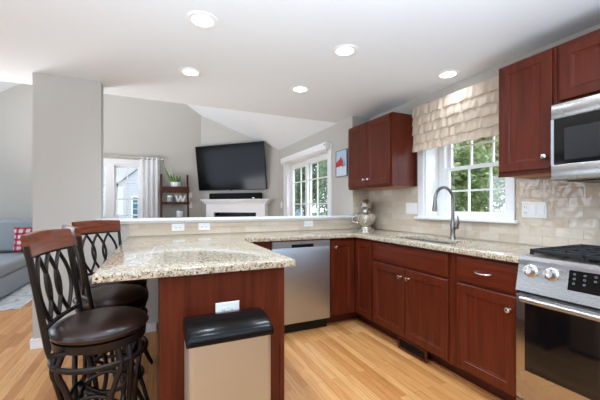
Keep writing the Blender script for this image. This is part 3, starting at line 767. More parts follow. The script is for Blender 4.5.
# ------------------------------------------------------------------ countertop with sink cut-out
XC, YC = 1.808, 2.665            # front edges of the right run and the back run
SX0, SX1, SY0, SY1 = 1.935, 2.245, 1.68, 2.33
b = MB()
xs = [-.24, .657, XC, SX0, SX1, XW-.001]; ys = [1.09, 1.512, SY0, SY1, YC, YH-.001]
def keep(i, j):
    if i == 0: return j >= 1
    if i == 1: return j == 4
    if i == 3 and j == 2: return False
    return True
b.slab(xs, ys, keep, CT-.035, CT, bev=.004)
tag(b.build('countertop', 'granite', smooth=50), 'speckled beige granite countertop running from the range around to the bar peninsula', 'countertop')
# sink
t = thing('kitchen_sink', 'stainless steel undermount sink set in the granite below the window', 'sink', (2.09, 2.0, .7))
b = MB(); zb = .715
outer = [(SX0-.001, SY0-.001), (SX1+.001, SY0-.001), (SX1+.001, SY1+.001), (SX0-.001, SY1+.001)]
b.slab([SX0-.02, SX0-.002, SX1+.002, SX1+.02], [SY0-.02, SY0-.002, SY1+.002, SY1+.02], lambda i, j: not (i == 1 and j == 1), CT-.0385, CT-.0355)
for x0, x1, y0, y1 in ((SX0-.006, SX0-.002, SY0-.006, SY1+.006), (SX1+.002, SX1+.006, SY0-.006, SY1+.006), (SX0-.002, SX1+.002, SY0-.006, SY0-.002), (SX0-.002, SX1+.002, SY1+.002, SY1+.006)):
    b.box(x0, x1, y0, y1, zb, CT-.0385)
b.box(SX0-.006, SX1+.006, SY0-.006, SY1+.006, zb-.004, zb)
b.build('basin', 'steel', t, smooth=0)
MB().lathe([(0, 0), (.045, 0), (.045, .003), (.036, .004), (.03, .001), (0, .001)], 24, m=Matrix.Translation((2.12, 2.0, zb+.0005))).build('drain', 'chrome', t)
# faucet
FX, FY = 2.315, 1.94
t = thing('faucet', 'pewter gooseneck kitchen faucet with a side lever standing behind the sink', 'faucet', (FX, FY, CT))
MB().lathe([(0, 0), (.030, 0), (.030, .006), (.025, .012), (.021, .02), (.0195, .06), (.021, .075), (.0215, .125), (.017, .14), (.0135, .155), (0, .155)], 28, m=Matrix.Translation((FX, FY, CT+.0005))).build('body', 'pewter', t)
pts = [(FX, FY, CT+.14)] + [(FX, FY, CT+.14+k*.05) for k in range(1, 4)]
r_ = .104; zc = CT+.332
pts += [(FX-r_+r_*math.cos(a), FY, zc+r_*math.sin(a)) for a in np.linspace(0, PI*1.04, 18)]
ex, ez = pts[-1][0], pts[-1][2]
MB().tube(pts, .0135, 16).build('spout', 'pewter', t)
MB().tube([(ex, FY, ez+.005), (ex-.002, FY, ez-.02), (ex-.004, FY, ez-.065), (ex-.005, FY, ez-.085)], [.0155, .017, .021, .0195], 18).build('spray_head', 'pewter', t)
MB().tube([(FX, FY-.018, CT+.1), (FX, FY-.048, CT+.1)], .0165, 16).build('valve', 'pewter', t)
MB().tube([(FX, FY-.045, CT+.105), (FX-.004, FY-.062, CT+.14), (FX-.008, FY-.052, CT+.195)], [.009, .0075, .006], 12).build('lever', 'pewter', t)

# ------------------------------------------------------------------ dishwasher
t = thing('dishwasher', 'stainless steel dishwasher with a pocket handle under the back counter', 'dishwasher', (1.24, 3.0, 0))
DX0, DX1, DYF = .942, 1.540, YBK-.02
b = MB(); b.box(DX0+.004, DX1-.004, YBK+.01, YH-.02, .10, UB-.004); b.build('tub', 'dark_gap', t, smooth=0)
b = MB(); b.box(DX0+.003, DX1-.003, DYF, YBK+.01, .105, .805, bev=.004); b.build('door', 'steel_cool', t)
b = MB()
b.box(DX0+.003, DX1-.003, DYF, YBK+.01, .835, .868, bev=.003, seg=1); b.box(DX0+.003, 1.13, DYF, YBK+.01, .808, .8345); b.box(1.36, DX1-.003, DYF, YBK+.01, .808, .8345)
b.build('control_strip', 'steel_cool', t)
b = MB(); b.box(1.1305, 1.3595, DYF+.012, YBK+.009, .806, .8348); b.build('pocket_handle', 'black_plastic', t, smooth=0)
b = MB(); b.box(DX0+.003, DX1-.003, YBK+.045, YBK+.06, 0, .10); b.build('toe_kick', 'black_plastic', t, smooth=0)
cu = bpy.data.curves.new('logo', 'FONT'); cu.body = 'BOSCH'; cu.size = .017; cu.extrude = .0005; cu.align_x = 'CENTER'
o = bpy.data.objects.new('logo', cu); C.objects.link(o); cu.materials.append(M['pic_dark']); o = to_mesh(o, t); o.matrix_basis = wmat(t).inverted() @ Matrix.Translation((1.245, DYF-.0006, .844)) @ Matrix.Rotation(PI/2, 4, 'X')

# ------------------------------------------------------------------ range
RY0, RY1 = .328, 1.086
t = thing('gas_range', 'stainless steel slide-in gas range with black grates and front knobs', 'range', (2.1, .705, 0))
b = MB(); b.box(1.80, XW-.015, RY0+.002, RY1-.002, .04, .905); b.build('body', 'steel', t, smooth=0)
b = MB(); b.prism([(1.772, RY0, .742), (1.81, RY0, .925), (1.84, RY0, .932), (1.84, RY0, .742)], (0, RY1-RY0, 0)); b.build('control_panel', 'steel_h', t, smooth=20)
pn = Vector((-.183, 0, .038)).normalized()                  # panel's outward normal
pu = Vector((.038, 0, .183)).normalized()
def on_panel(y, s, d=0.):                                   # s = distance up the slope from its lower edge
    return Vector((1.772, y, .742)) + pu*s + pn*d
def panel_m(y, s, d=0.):
    o = on_panel(y, s, d); u = Vector((0, -1, 0))
    return Matrix(((u.x, pu.x, pn.x, o.x), (u.y, pu.y, pn.y, o.y), (u.z, pu.z, pn.z, o.z), (0, 0, 0, 1)))
for y in (1.020, .925, .485, .390):
    k = MB(panel_m(y, .112, .0005))
    k.lathe([(0, 0), (.033, 0), (.033, .004), (.029, .006), (.029, .008), (.026, .010), (.024, .034), (.021, .038), (0, .038)], 28)
    o = k.build('control_knob', 'nickel', t)
    g = MB(panel_m(y, .112, .038)); g.box(-.006, .006, -.022, .022, -.004, .010, bev=.003); g.build('grip', 'chrome', o)
b = MB(panel_m(.705, .105, .0003)); b.box(-.148, .148, -.052, .05, 0, .002, bev=.0008, seg=1); dsp = b.build('display_panel', 'black_glass', t)
for cx_, cy_ in ((-.125, .026), (-.085, .026), (-.045, .028), (-.125, .004), (-.085, .006), (-.045, .008), (-.125, -.018), (-.085, -.016), (.05, .02), (.085, .02), (.12, .02), (.05, -.005), (.085, -.005), (.12, -.005)):
    b = MB(panel_m(.705, .105, .0026)); b.tube([(cx_+.0045*math.cos(a), cy_+.004*math.sin(a), 0) for a in np.linspace(0, 2*PI, 9)[:-1]], .0008, 5, closed=True)
    b.build('touch_button', 'grey_glass', dsp, smooth=0)
b = MB(panel_m(.705, .105, .0026)); b.box(-.02, .004, -.034, -.030, -.0004, .0004); b.build('display_mark', 'white_plastic', dsp, smooth=0)
b = MB(); b.box(1.775, 1.80, RY0, RY1, .165, .722, bev=.004); dr = b.build('oven_door', 'steel_h', t)
b = MB(); b.box(1.7725, 1.7748, .374, 1.040, .325, .688, bev=.0008, seg=1); b.build('oven_window', 'window_glass_dark', dr)
b = MB(); b.box(1.7716, 1.7724, .43, .985, .37, .645); b.build('window_mesh', 'black_glass', dr, smooth=0)
b = MB(); b.tube([(1.722, RY0+.05, .712), (1.722, RY1-.055, .712)], .0145, 18); b.box(1.722, 1.777, RY1-.085, RY1-.06, .703, .7205, bev=.002, seg=1); b.box(1.722, 1.777, RY0+.06, RY0+.085, .703, .7205, bev=.002, seg=1)
b.build('oven_handle', 'steel_h', dr)
b = MB(); b.box(1.775, 1.80, RY0, RY1, .045, .157, bev=.004); b.build('storage_drawer', 'steel_h', t)
b = MB(); b.box(1.78, 1.82, RY0+.01, RY1-.01, .729, .741); b.build('door_gap', 'dark_gap', t, smooth=0)
for x in (1.86, 2.38):
    for y in (RY0+.05, RY1-.05): MB().tube([(x, y, .0), (x, y, .0405)], .018, 12).build('foot', 'black_plastic', t)
b = MB(); b.box(1.84, XW-.015, RY0-.004, RY1+.003, .9155, .926, bev=.003); b.build('cooktop', 'black_plastic', t)
for k, (x, y) in enumerate(((1.99, .90), (1.99, .51), (2.27, .90), (2.27, .51), (2.13, .705))):
    MB().lathe([(0, 0), (.055, 0), (.052, .008), (.03, .01), (.034, .018), (.03, .022), (0, .022)], 24, m=Matrix.Translation((x, y, .9262))).build('burner', 'cast_iron', t)
for y0, y1 in ((.345, .583), (.588, .822), (.827, 1.070)):
    g = MB(); z0, z1 = .938, .958
    for y in (y0+.004, y1-.004): g.box(1.872, 2.385, y-.006, y+.006, z0, z1, bev=.003, seg=1)
    for x in np.linspace(1.878, 2.379, 6): g.box(x-.006, x+.006, y0, y1, z0, z1+.001, bev=.003, seg=1)
    yc = (y0+y1)/2; g.box(1.878, 2.379, yc-.005, yc+.005, z0, z1-.001, bev=.002, seg=1)
    for x in (1.878, 2.379):
        for y in (y0+.006, y1-.006): g.box(x-.007, x+.007, y-.007, y+.007, .9262, z0+.002)
    g.build('grate', 'cast_iron', t)

# ------------------------------------------------------------------ microwave
t = thing('microwave', 'stainless steel over-the-range microwave with a black glass door', 'microwave', (2.25, .69, 1.34))
MX = 2.07; m0, m1 = .312, 1.071
b = MB(); b.box(MX+.03, XW-.012, m0+.002, m1-.002, 1.342, 1.772); b.build('body', 'black_plastic', t, smooth=0)
b = MB(); b.box(MX, MX+.03, m0, m1, 1.688, 1.772, bev=.004); b.build('top_band', 'steel_h', t)
b = MB(); b.box(MX, MX+.03, m0, m1, 1.337, 1.428, bev=.004); b.build('bottom_band', 'steel_h', t)
b = MB(); b.box(MX, MX+.03, m1-.014, m1, 1.4285, 1.6875); b.build('edge_strip', 'steel', t, smooth=0)
b = MB(); b.box(MX+.003, MX+.03, m0+.002, m1-.0145, 1.4285, 1.6875); dr = b.build('door', 'black_glass', t, smooth=0)
MW = plain('microwave_window', srgb(40, 42, 45), .12, noise_amt=.25, scale=420)
b = MB(); b.box(MX+.0015, MX+.0029, m0+.20, m1-.066, 1.452, 1.628); b.build('door_window', MW, dr, smooth=0)
b = MB(); b.tube([(MX-.025, m0+.17, 1.45), (MX-.03, m0+.17, 1.56), (MX-.025, m0+.17, 1.67)], .011, 12); b.box(MX-.025, MX+.003, m0+.16, m0+.18, 1.448, 1.462); b.box(MX-.025, MX+.003, m0+.16, m0+.18, 1.656, 1.67)
b.build('door_handle', 'steel', dr)
b = MB(); b.box(MX+.06, XW-.06, m0+.05, m1-.05, 1.332, 1.3415); b.build('vent_filter', 'black_plastic', t, smooth=0)

# ------------------------------------------------------------------ trash can
t = thing('trash_can', 'slim stainless steel trash can with a black lid in front of the peninsula end', 'trash can', (.279, 1.385, 0), 0.)
def rr_poly(w, d, r, n=6):
    p = []
    for cx_, cy_, a0 in ((w/2-r, d/2-r, 0), (-w/2+r, d/2-r, PI/2), (-w/2+r, -d/2+r, PI), (w/2-r, -d/2+r, 1.5*PI)):
        for k in range(n+1): a = a0+PI/2*k/n; p.append((cx_+r*math.cos(a), cy_+r*math.sin(a)))
    return p
tm = wmat(t)
b = MB(tm); b.prism([(x, y, .025) for x, y in rr_poly(.338, .205, .022)], (0, 0, .622)); b.build('body', 'steel_cool', t, smooth=50)
b = MB(tm); b.prism([(x, y, .0) for x, y in rr_poly(.33, .20, .03)], (0, 0, .0248)); b.build('base', 'black_plastic', t, smooth=50)
# lid: domed box, side profile swept across the width
b = MB(tm)
prof = [(-.108, .648), (-.110, .660), (-.108, .672), (-.092, .688), (-.06, .700), (-.01, .711), (.05, .714), (.09, .708), (.106, .692), (.109, .66), (.108, .648)]
secs = []
for x, sc in ((-.176, .90), (-.1755, .955), (-.172, .985), (-.16, 1.), (.16, 1.), (.172, .985), (.1755, .955), (.176, .90)):
    secs.append([b.bm.verts.new((x, y*(.94+.06*((sc-.9)/.1)), .648+(z-.648)*(.55+.45*max(0, (sc-.9)/.1)))) for y, z in prof])
for a, c_ in zip(secs, secs[1:]):
    for j in range(len(prof)): b.bm.faces.new((a[j], a[(j+1) % len(prof)], c_[(j+1) % len(prof)], c_[j]))
b.bm.faces.new(secs[0]); b.bm.faces.new(secs[-1][::-1])
b._fin(list(b.bm.verts)); b.build('lid', 'lid_plastic', t, smooth=45)
MB(tm).box(-.06, .06, -.14, -.095, .012, .022, bev=.003).build('pedal', 'steel', t)

# ------------------------------------------------------------------ bar stools
def make_stool(label):
    t = thing('bar_stool', label, 'bar stool', group='bar stools along the peninsula')
    b = MB(); b.lathe([(0, .632), (.175, .632), (.186, .642), (.190, .657), (.185, .672), (.167, .686), (.122, .698), (.056, .703), (0, .704)], 56)
    seat = b.build('seat', 'leather', t, smooth=60)
    pp = [(.1905*math.cos(a), .1905*math.sin(a), .657) for a in np.linspace(0, 2*PI, 57)[:-1]]
    MB().tube(pp, .004, 8, closed=True).build('piping', 'leather', seat)
    b = MB(); b.lathe([(0, .592), (.160, .592), (.181, .598), (.183, .6305), (0, .6305)], 56); b.build('seat_frame', 'bronze', t)
    b = MB(); b.lathe([(0, .560), (.10, .560), (.10, .5915), (0, .5915)], 32); b.build('swivel_plate', 'bronze', t)
    b = MB(); b.tube([(.185*math.cos(a), .185*math.sin(a), .536) for a in np.linspace(0, 2*PI, 49)[:-1]], .013, 10, closed=True, flat=.008); b.build('upper_ring', 'bronze', t)
    b = MB(); b.tube([(.165*math.cos(a), .165*math.sin(a), .17) for a in np.linspace(0, 2*PI, 49)[:-1]], .010, 10, closed=True); b.build('footrest_ring', 'bronze', t)
    for q in range(4):
        az = PI/4+q*PI/2; L = MB()
        for sg in (-1, 1):
            pts = []
            for k in range(25):
                z = .590*(1-k/24)+.002
                r = .168+.016*math.sin(PI*min(1, max(0, (.584-z)/.12))) - .030*math.sin(PI*min(1, max(0, (.46-z)/.36))) + .05*max(0, (.14-z)/.14)**1.5
                w_ = .018+.030*math.sin(PI*min(1, max(0, (.53-z)/.50))) if z < .53 else .018+.10*(z-.53)
                a = az+sg*w_/r
                pts.append((r*math.cos(a), r*math.sin(a), z))
            L.tube(pts, .0115, 10)
        L.build('leg', 'bronze', t)
    for q in range(4):
        a0, a1 = PI/4+q*PI/2, PI/4+(q+1)*PI/2; z = .34; r = .150
        p, q_ = (r*math.cos(a0), r*math.sin(a0), z), (r*math.cos(a1), r*math.sin(a1), z)
        st = MB(); st.tube(arc(p, q_, (0, 0, .05)), .009, 8); st.tube(arc(p, q_, (0, 0, -.05)), .009, 8)
        st.build('stretcher', 'bronze', t)
    # back: posts lean away, gently curved in plan
    def bk(s, z, off=0.):                     # s in -1..1 across the back
        f_ = (z-.60)/.48
        return Vector((-.130-.075*f_-.018*(1-s*s)-off, s*(.172+.012*f_), z))
    for s_ in (-1, 1):
        po = MB(); po.tube([(-.08, s_*.155, .602), bk(s_, .604)+Vector((0, 0, 0))] + [bk(s_, z) for z in np.linspace(.63, 1.04, 8)], .012, 8, flat=.011); po.build('post', 'bronze', t)
    for nm, z in (('lower_rail', .705), ('upper_rail', .995)):
        MB().tube([bk(s_, z) for s_ in np.linspace(-1, 1, 13)], .010, 8).build(nm, 'bronze', t)
    la = MB()
    for k in range(3):
        c0 = -.5+k*.5
        for sg in (-1, 1):
            la.tube([bk(c0*1.0+sg*(.42*math.sin(PI*(.04+.92*j/16)) - .10), .705+.29*j/16) for j in range(17)], .0085, 8)
    la.build('lattice', 'bronze', t)
    # wooden top rail, crowned, curved in plan
    b = MB(); n = 20; secs = []
    for i in range(n+1):
        s_ = -1.03+2.06*i/n; zt = 1.082+.005*(1-s_*s_); zb = .998
        pts = []
        for dx, dz in ((-.013, zb), (-.015, zt-.01), (-.010, zt), (.010, zt), (.014, zt-.01), (.013, zb)):
            v_ = bk(s_, dz); pts.append(b.bm.verts.new((v_.x+dx, v_.y, dz)))
        secs.append(pts)
    for a, c_ in zip(secs, secs[1:]):
        for j in range(6): b.bm.faces.new((a[j], a[(j+1) % 6], c_[(j+1) % 6], c_[j]))
    b.bm.faces.new(secs[0]); b.bm.faces.new(secs[-1][::-1])
    b.build('top_rail', 'stool_wood', t, smooth=35)
    return t
proto = make_stool('wood-railed bar stool at the open end of the peninsula, nearest the trash can')
def put(o, x, y, a, label):
    o.matrix_basis = Matrix.Translation((x, y, 0)) @ Matrix.Rotation(math.radians(a), 4, 'Z'); o['label'] = label
put(proto, -.229, 1.685, -8.5, proto['label'])
put(dup(proto), -.243, 2.19, 20, 'wood-railed bar stool in the middle of three at the peninsula, its back seen edge on')
put(dup(proto), -.25, 2.655, -40.6, 'wood-railed bar stool tucked under the bar beside the half wall, back turned face on')

# ------------------------------------------------------------------ stand mixer
t = thing('stand_mixer', 'silver stand mixer with a polished steel bowl in the counter corner', 'stand mixer', (2.298, 3.148, CT+.0005), math.radians(-133))
tm = wmat(t)
b = MB(tm); b.prism([(x-.02, y, 0) for x, y in rr_poly(.30, .20, .09, 8)], (0, 0, .018)); b.build('base', 'nickel', t, smooth=45)
b = MB(tm); b.tube([(-.115, 0, .016), (-.118, 0, .08), (-.115, 0, .15), (-.10, 0, .23)], [.06, .05, .048, .056], 20, flat=None); b.build('column', 'nickel', t, smooth=60)
b = MB(tm); b.ball((0, 0, .288), (.175, .074, .074), u=32, v=20); b.lathe([(0, 0), (.035, 0), (.030, .05), (0, .05)], 24, m=tm @ Matrix.Translation((.085, 0, .205))); hd = b.build('head', 'nickel', t, smooth=60)
b = MB(tm); b.tube([(.155, 0, .288), (.182, 0, .288)], [.026, .023], 20); b.build('attachment_cap', 'chrome', hd)
b = MB(tm); b.tube([(-.02, -.062, .29), (-.02, -.076, .29)], .012, 12); b.build('speed_lever', 'black_plastic', hd)
b = MB(tm @ Matrix.Translation((.075, 0, .022)))
b.lathe([(0, 0), (.055, 0), (.05, .012), (.062, .022), (.090, .055), (.108, .10), (.114, .155), (.117, .157), (.114, .159), (.105, .10), (.06, .03), (0, .028)], 40)
bw = b.build('bowl', 'chrome', t, smooth=50)
b = MB(tm @ Matrix.Translation((.075, 0, .022))); b.tube([(0, -.108, .14), (.0, -.152, .128), (0, -.156, .07), (0, -.09, .058)], .009, 10); b.build('bowl_handle', 'chrome', bw)

# ------------------------------------------------------------------ outlets and switches
def plate(name, label, cat, o, u, n, w, h, kinds, horizontal=False, group=None):
    """cover plate centred at o; kinds = list of 'd' duplex, 's' switch along the width"""
    t = thing(name, label, cat, o, group=group)
    m = frame(o, u, n)
    b = MB(m); b.rects(w, h, [(0, 0), (0, .003), (.003, .006), (.006, .006)], m=m @ Matrix.Translation((-w/2, .0002, -h/2))); b.build('cover_plate', 'white_plastic', t, smooth=0)
    k = len(kinds)
    for i, kd in enumerate(kinds):
        x = (i+.5)*w/k-w/2
        if kd == 's':
            b = MB(m); b.box(x-.016, x+.016, .006, .010, -.033, .033, bev=.001, seg=1); b.build('rocker', 'white', t)
        elif horizontal:
            for sg in (-1, 1):
                b = MB(m); b.box(x+sg*.02-.014, x+sg*.02+.014, .006, .0085, -.015, .015, bev=.001, seg=1); so = b.build('socket', 'white', t)
                b = MB(m); b.box(x+sg*.02-.006, x+sg*.02-.003, .0085, .0089, -.007, .002); b.box(x+sg*.02+.003, x+sg*.02+.006, .0085, .0089, -.007, .002); b.build('slots', 'black_plastic', so, smooth=0)
        else:
            for sg in (-1, 1):
                b = MB(m); b.box(x-.016, x+.016, .006, .0085, sg*.02-.013, sg*.02+.013, bev=.001, seg=1); so = b.build('socket', 'white', t)
                b = MB(m); b.box(x-.007, x-.004, .0085, .0089, sg*.02-.005, sg*.02+.006); b.box(x+.004, x+.007, .0085, .0089, sg*.02-.005, sg*.02+.006); b.build('slots', 'black_plastic', so, smooth=0)
    return t
nX = (-1, 0, 0); uX = (0, -1, 0)
plate('wall_outlet', 'triple white plate with an outlet and two switches between window and range', 'outlet', (XW-.0095, 1.378, 1.165), uX, nX, .165, .117, 'dss')
plate('light_switch', 'triple white switch plate on the tile between mixer and window', 'switch', (XW-.0095, 2.575, 1.168), uX, nX, .165, .117, 'sss')
g = 'outlets on the half wall tile'
plate('wall_outlet', 'white outlet on the half wall tile, the one nearest the bar stools', 'outlet', (.19, YH-.0095, .985), (1, 0, 0), (0, -1, 0), .117, .072, 'd', True, g)
plate('wall_outlet', 'white outlet on the half wall tile, middle one of the three', 'outlet', (.437, YH-.0095, .985), (1, 0, 0), (0, -1, 0), .117, .072, 'd', True, g)
plate('wall_outlet', 'white outlet on the half wall tile above the dishwasher', 'outlet', (1.608, YH-.0095, .988), (1, 0, 0), (0, -1, 0), .112, .068, 'd', True, g)
plate('wall_outlet', 'white outlet on the dark peninsula end panel above the trash can', 'outlet', (.312, PY0-.0005, .692), (1, 0, 0), (0, -1, 0), .114, .075, 'd', True)
plate('light_switch', 'white switch on the grey wall beside the patio door casing', 'switch', (XF-.0005, 5.79, 1.21), uX, nX, .075, .117, 's')
plate('light_switch', 'white switch plate beside the ladder shelf, the upper of two', 'switch', (.66, YA-.0005, 1.43), (1, 0, 0), (0, -1, 0), .085, .117, 's')
plate('wall_outlet', 'white outlet plate beside the ladder shelf, the lower of two', 'outlet', (.66, YA-.0005, 1.21), (1, 0, 0), (0, -1, 0), .085, .117, 'd')

# ------------------------------------------------------------------ recessed lights
LL = [((.250, 1.975), 'white recessed downlight in the ceiling, the largest, above the near end of the peninsula'),
      ((1.232, 1.945), 'white recessed downlight in the ceiling above the middle of the kitchen floor'),
      ((.254, 2.785), 'white recessed downlight in the ceiling over the bar, above the TV side of the peninsula'),
      ((1.248, 2.76), 'white recessed downlight in the ceiling above the dishwasher'),
      ((2.25, 1.935), 'white recessed downlight in the ceiling over the sink, beside the valance')]
LL += [((.25, 1.16), 'added unseen recessed downlight, out over the near floor beside the bar stools'), ((1.23, 1.13), 'added unseen recessed downlight in the ceiling in front of the range')]  # two extra unseen downlights, added to brighten the near floor
for (x, y), lab in LL:
    t = thing('recessed_light', lab, 'ceiling light', (x, y, ZC), group='recessed kitchen lights')
    m_ = Matrix.Translation((x, y, ZC-.0005)) @ Matrix.Rotation(PI, 4, 'X')
    MB(m_).lathe([(.062, 0), (.094, 0), (.094, .002), (.088, .006), (.070, .007), (.062, .004), (.062, 0)], 40).build('trim_ring', 'white', t)
    MB(m_).lathe([(0, 0), (.0615, 0), (.0615, .0025), (0, .0025)], 40).build('lens', 'lens', t)
    ld = bpy.data.lights.new('lamp', 'SPOT'); ld.energy = LAMP_W*(.22 if x > 2 else 1); ld.color = (.83, .96, 1.10); ld.spot_size = math.radians(150); ld.spot_blend = .8; ld.shadow_soft_size = .06
    lo = bpy.data.objects.new('lamp', ld); C.objects.link(lo); lo.location = (0, 0, -.03); lo.parent = t

# ------------------------------------------------------------------ valance over the sink window
VX = 2.395
t = thing('curtain_rod', 'thin metal curtain rod above the sink window holding the cream valance', 'curtain rod', (VX, 2.05, 2.2))
MB().tube([(VX, 1.50, 2.183), (VX, 2.495, 2.183)], .0085, 12).build('rod', 'nickel', t)
for y in (1.497, 2.499):
    MB().ball((VX, y, 2.183), .016).build('finial', 'nickel', t)
for y in (1.52, 2.47):
    MB().box(VX, XW-.0005, y-.006, y+.006, 2.176, 2.190).build('bracket', 'nickel', t)
t = thing('valance', 'cream tiered ruffle valance hanging over the sink window', 'curtain', (VX, 2.05, 1.75))
NT = 5; ztop, zbot = 2.192, 1.735; th = (ztop-zbot)/NT
for k in range(NT):
    z1 = ztop-k*th; z0 = z1-th*1.16 if k < NT-1 else zbot
    def fn(u, v, k=k, z0=z0, z1=z1):
        y = 1.515+.955*u
        ph = u*2*PI
        fold = .5*math.sin(ph*11+1.3*k)+.35*math.sin(ph*17.3+2.9*k)+.3*math.sin(ph*6.1+1.7*k)
        fine = math.sin(ph*43+k)*.35*max(0, 1-2.2*v)
        sag = .004*math.sin(ph*6.1+1.7*k)*v
        flare = .003+.015*v**.8
        return (VX-.010-flare-(.003+.009*v)*fold-.003*fine, y, z1+(z0-z1)*v+sag)
    b = MB(); b.grid(fn, 150, 9)
    o = b.build('ruffle_tier', 'valance', t, smooth=80)
    sm = o.modifiers.new('thickness', 'SOLIDIFY'); sm.thickness = .0015; sm.offset = 0

# ------------------------------------------------------------------ family room: television, fireplace
BM = frame((1.553, 6.597, 0), -d, nB)                     # local x along the diagonal wall towards the patio door, y into the room
t = thing('fireplace', 'white fireplace surround with a moulded mantel on the diagonal wall under the television', 'fireplace', (1.48, 6.52, 0))
k0 = .06
b = MB(BM); b.slab([-.70, -.50, .50, .70], [0, 1.06, 1.24], lambda i, j: not (i == 1 and j == 0), .0005, .14, m=BM @ Matrix(((1, 0, 0, 0), (0, 0, 1, 0), (0, 1, 0, 0), (0, 0, 0, 1))))
b.build('surround', 'white', t, smooth=0)
b = MB(BM); b.box(-.74, .74, .0005, .16, 1.241, 1.275, bev=.004); b.box(-.77, .77, .0005, .185, 1.2755, 1.30, bev=.006); b.box(-.80, .80, .0005, .21, 1.3005, 1.335, bev=.006); b.build('mantel', 'white', t)
b = MB(BM); b.box(-.52, .52, .0008, .03, .0, 1.075); b.build('firebox', 'dark_gap', t, smooth=0)
b = MB(BM); b.box(-.49, .49, .1, .125, .05, 1.045, bev=.004); b.build('fire_screen', 'black_glass', t)
t = thing('soundbar', 'long black soundbar lying on the white mantel', 'soundbar', (1.5, 6.5, 1.3355))
b = MB(BM); b.box(-.62, .60, .05, .15, 1.3358, 1.46, bev=.012); b.build('cabinet', 'soundbar', t)
b = MB(BM); b.box(.42, .47, .1502, .1508, 1.352, 1.362); b.build('badge', 'nickel', t, smooth=0)
# television
a_ = math.radians(-135.8); tl_ = math.radians(7.8)
tn = Vector((math.cos(a_)*math.cos(tl_), math.sin(a_)*math.cos(tl_), -math.sin(tl_))); tr = Vector((math.sin(a_), -math.cos(a_), 0))
if tr.x < 0: tr = -tr
tu = tr.cross(tn); tu = tu if tu.z > 0 else -tu
tc_ = Vector((1.376, 6.611, 1.998))
TM = Matrix(((tr.x, tn.x, tu.x, tc_.x), (tr.y, tn.y, tu.y, tc_.y), (tr.z, tn.z, tu.z, tc_.z), (0, 0, 0, 1)))
t = thing('television', 'large black flat television tilted on the diagonal wall above the mantel', 'television', tc_)
b = MB(TM); b.box(-.83, .83, -.035, 0, -.475, .475, bev=.004); b.box(-.5, .5, -.06, -.035, -.35, .2, bev=.01); b.build('housing', 'black_plastic', t)
b = MB(TM); b.box(-.82, .82, .0003, .0012, -.462, .466); b.build('screen', 'tv_screen', t, smooth=0)
b = MB(TM); b.box(-.02, .02, -.02, -.002, -.487, -.4755); b.build('sensor', 'black_plastic', t, smooth=0)
b = MB(BM); b.box(-.3, .3, .0005, .025, 1.85, 2.15); b.build('wall_mount', 'black_plastic', t, smooth=0)
b = MB(); p_ = BM @ Vector((0, .02, 2.0)); q_ = TM @ Vector((0, -.06, 0)); b.tube([p_, q_], .03, 12); b.build('mount_arm', 'black_plastic', t)

# ------------------------------------------------------------------ curtain on the far window
t = thing('curtain_rod', 'long grey curtain rod with finials above the far twin window', 'curtain rod', (-.8, 7.15, 2.13))
MB().tube([(-1.85, 7.16, 2.155), (.10, 7.16, 2.155)], .013, 12).build('rod', 'nickel', t)
for x in (-1.87, .115): MB().ball((x, 7.16, 2.155), .024).build('finial', 'nickel', t)
for x in (-1.75, .03): MB().box(x-.008, x+.008, 7.16, YA-.0005, 2.147, 2.163).build('bracket', 'nickel', t)
def make_curtain(x0, x1, label):
    t = thing('curtain', label, 'curtain', ((x0+x1)/2, 7.16, .02))
    b = MB()
    b.grid(lambda u, v: (x0+(x1-x0)*u, 7.16+.022*math.cos(u*2*PI*4)+.006*math.sin(9*v+5*u), 2.19-2.165*v), 96, 24)
    o = b.build('panel', 'curtain', t, smooth=80); sm = o.modifiers.new('thickness', 'SOLIDIFY'); sm.thickness = .002; sm.offset = 0
    for k in range(8):
        u = (k+.5)/8; x = x0+(x1-x0)*u
        MB().tube([(x, 7.16+.022*math.cos(a), 2.155+.022*math.sin(a)) for a in np.linspace(0, 2*PI, 17)[:-1]], .005, 8, closed=True).build('grommet', 'nickel', t)
make_curtain(-.31, .055, 'white grommet curtain hanging between the far window and the ladder shelf')

# ------------------------------------------------------------------ ladder shelf with its things
t = thing('ladder_shelf', 'dark wood leaning ladder shelf against the far wall beside the curtain', 'shelf', (.33, 6.95, 0))
SX = (.085, .60)
yl = lambda z: 6.78+.44*z/1.86
for x in SX:
    b = MB(); b.prism([(x-.018, yl(0)-.025, 0), (x-.018, yl(0)+.025, 0), (x-.018, yl(1.86)+.02, 1.86), (x-.018, yl(1.86)-.025, 1.86)], (.036, 0, 0)); b.build('side_rail', 'shelf_wood', t, smooth=0)
for z, hgt in ((1.47, .12), (1.225, .05), (.92, .05), (.52, .05)):
    y0 = yl(z)-.16
    b = MB(); b.box(SX[0]+.019, SX[1]-.019, y0, YA-.03, z, z+.018); b.box(SX[0]-.018, SX[1]+.018, y0-.012, y0, z-.01 if hgt > .06 else z, z+hgt, bev=.002, seg=1)
    for x in (SX[0]+.019, SX[1]-.031): b.box(x, x+.012, y0, YA-.03, z+.018, z+hgt*.9)
    b.build('shelf_board', 'shelf_wood', t, smooth=0)
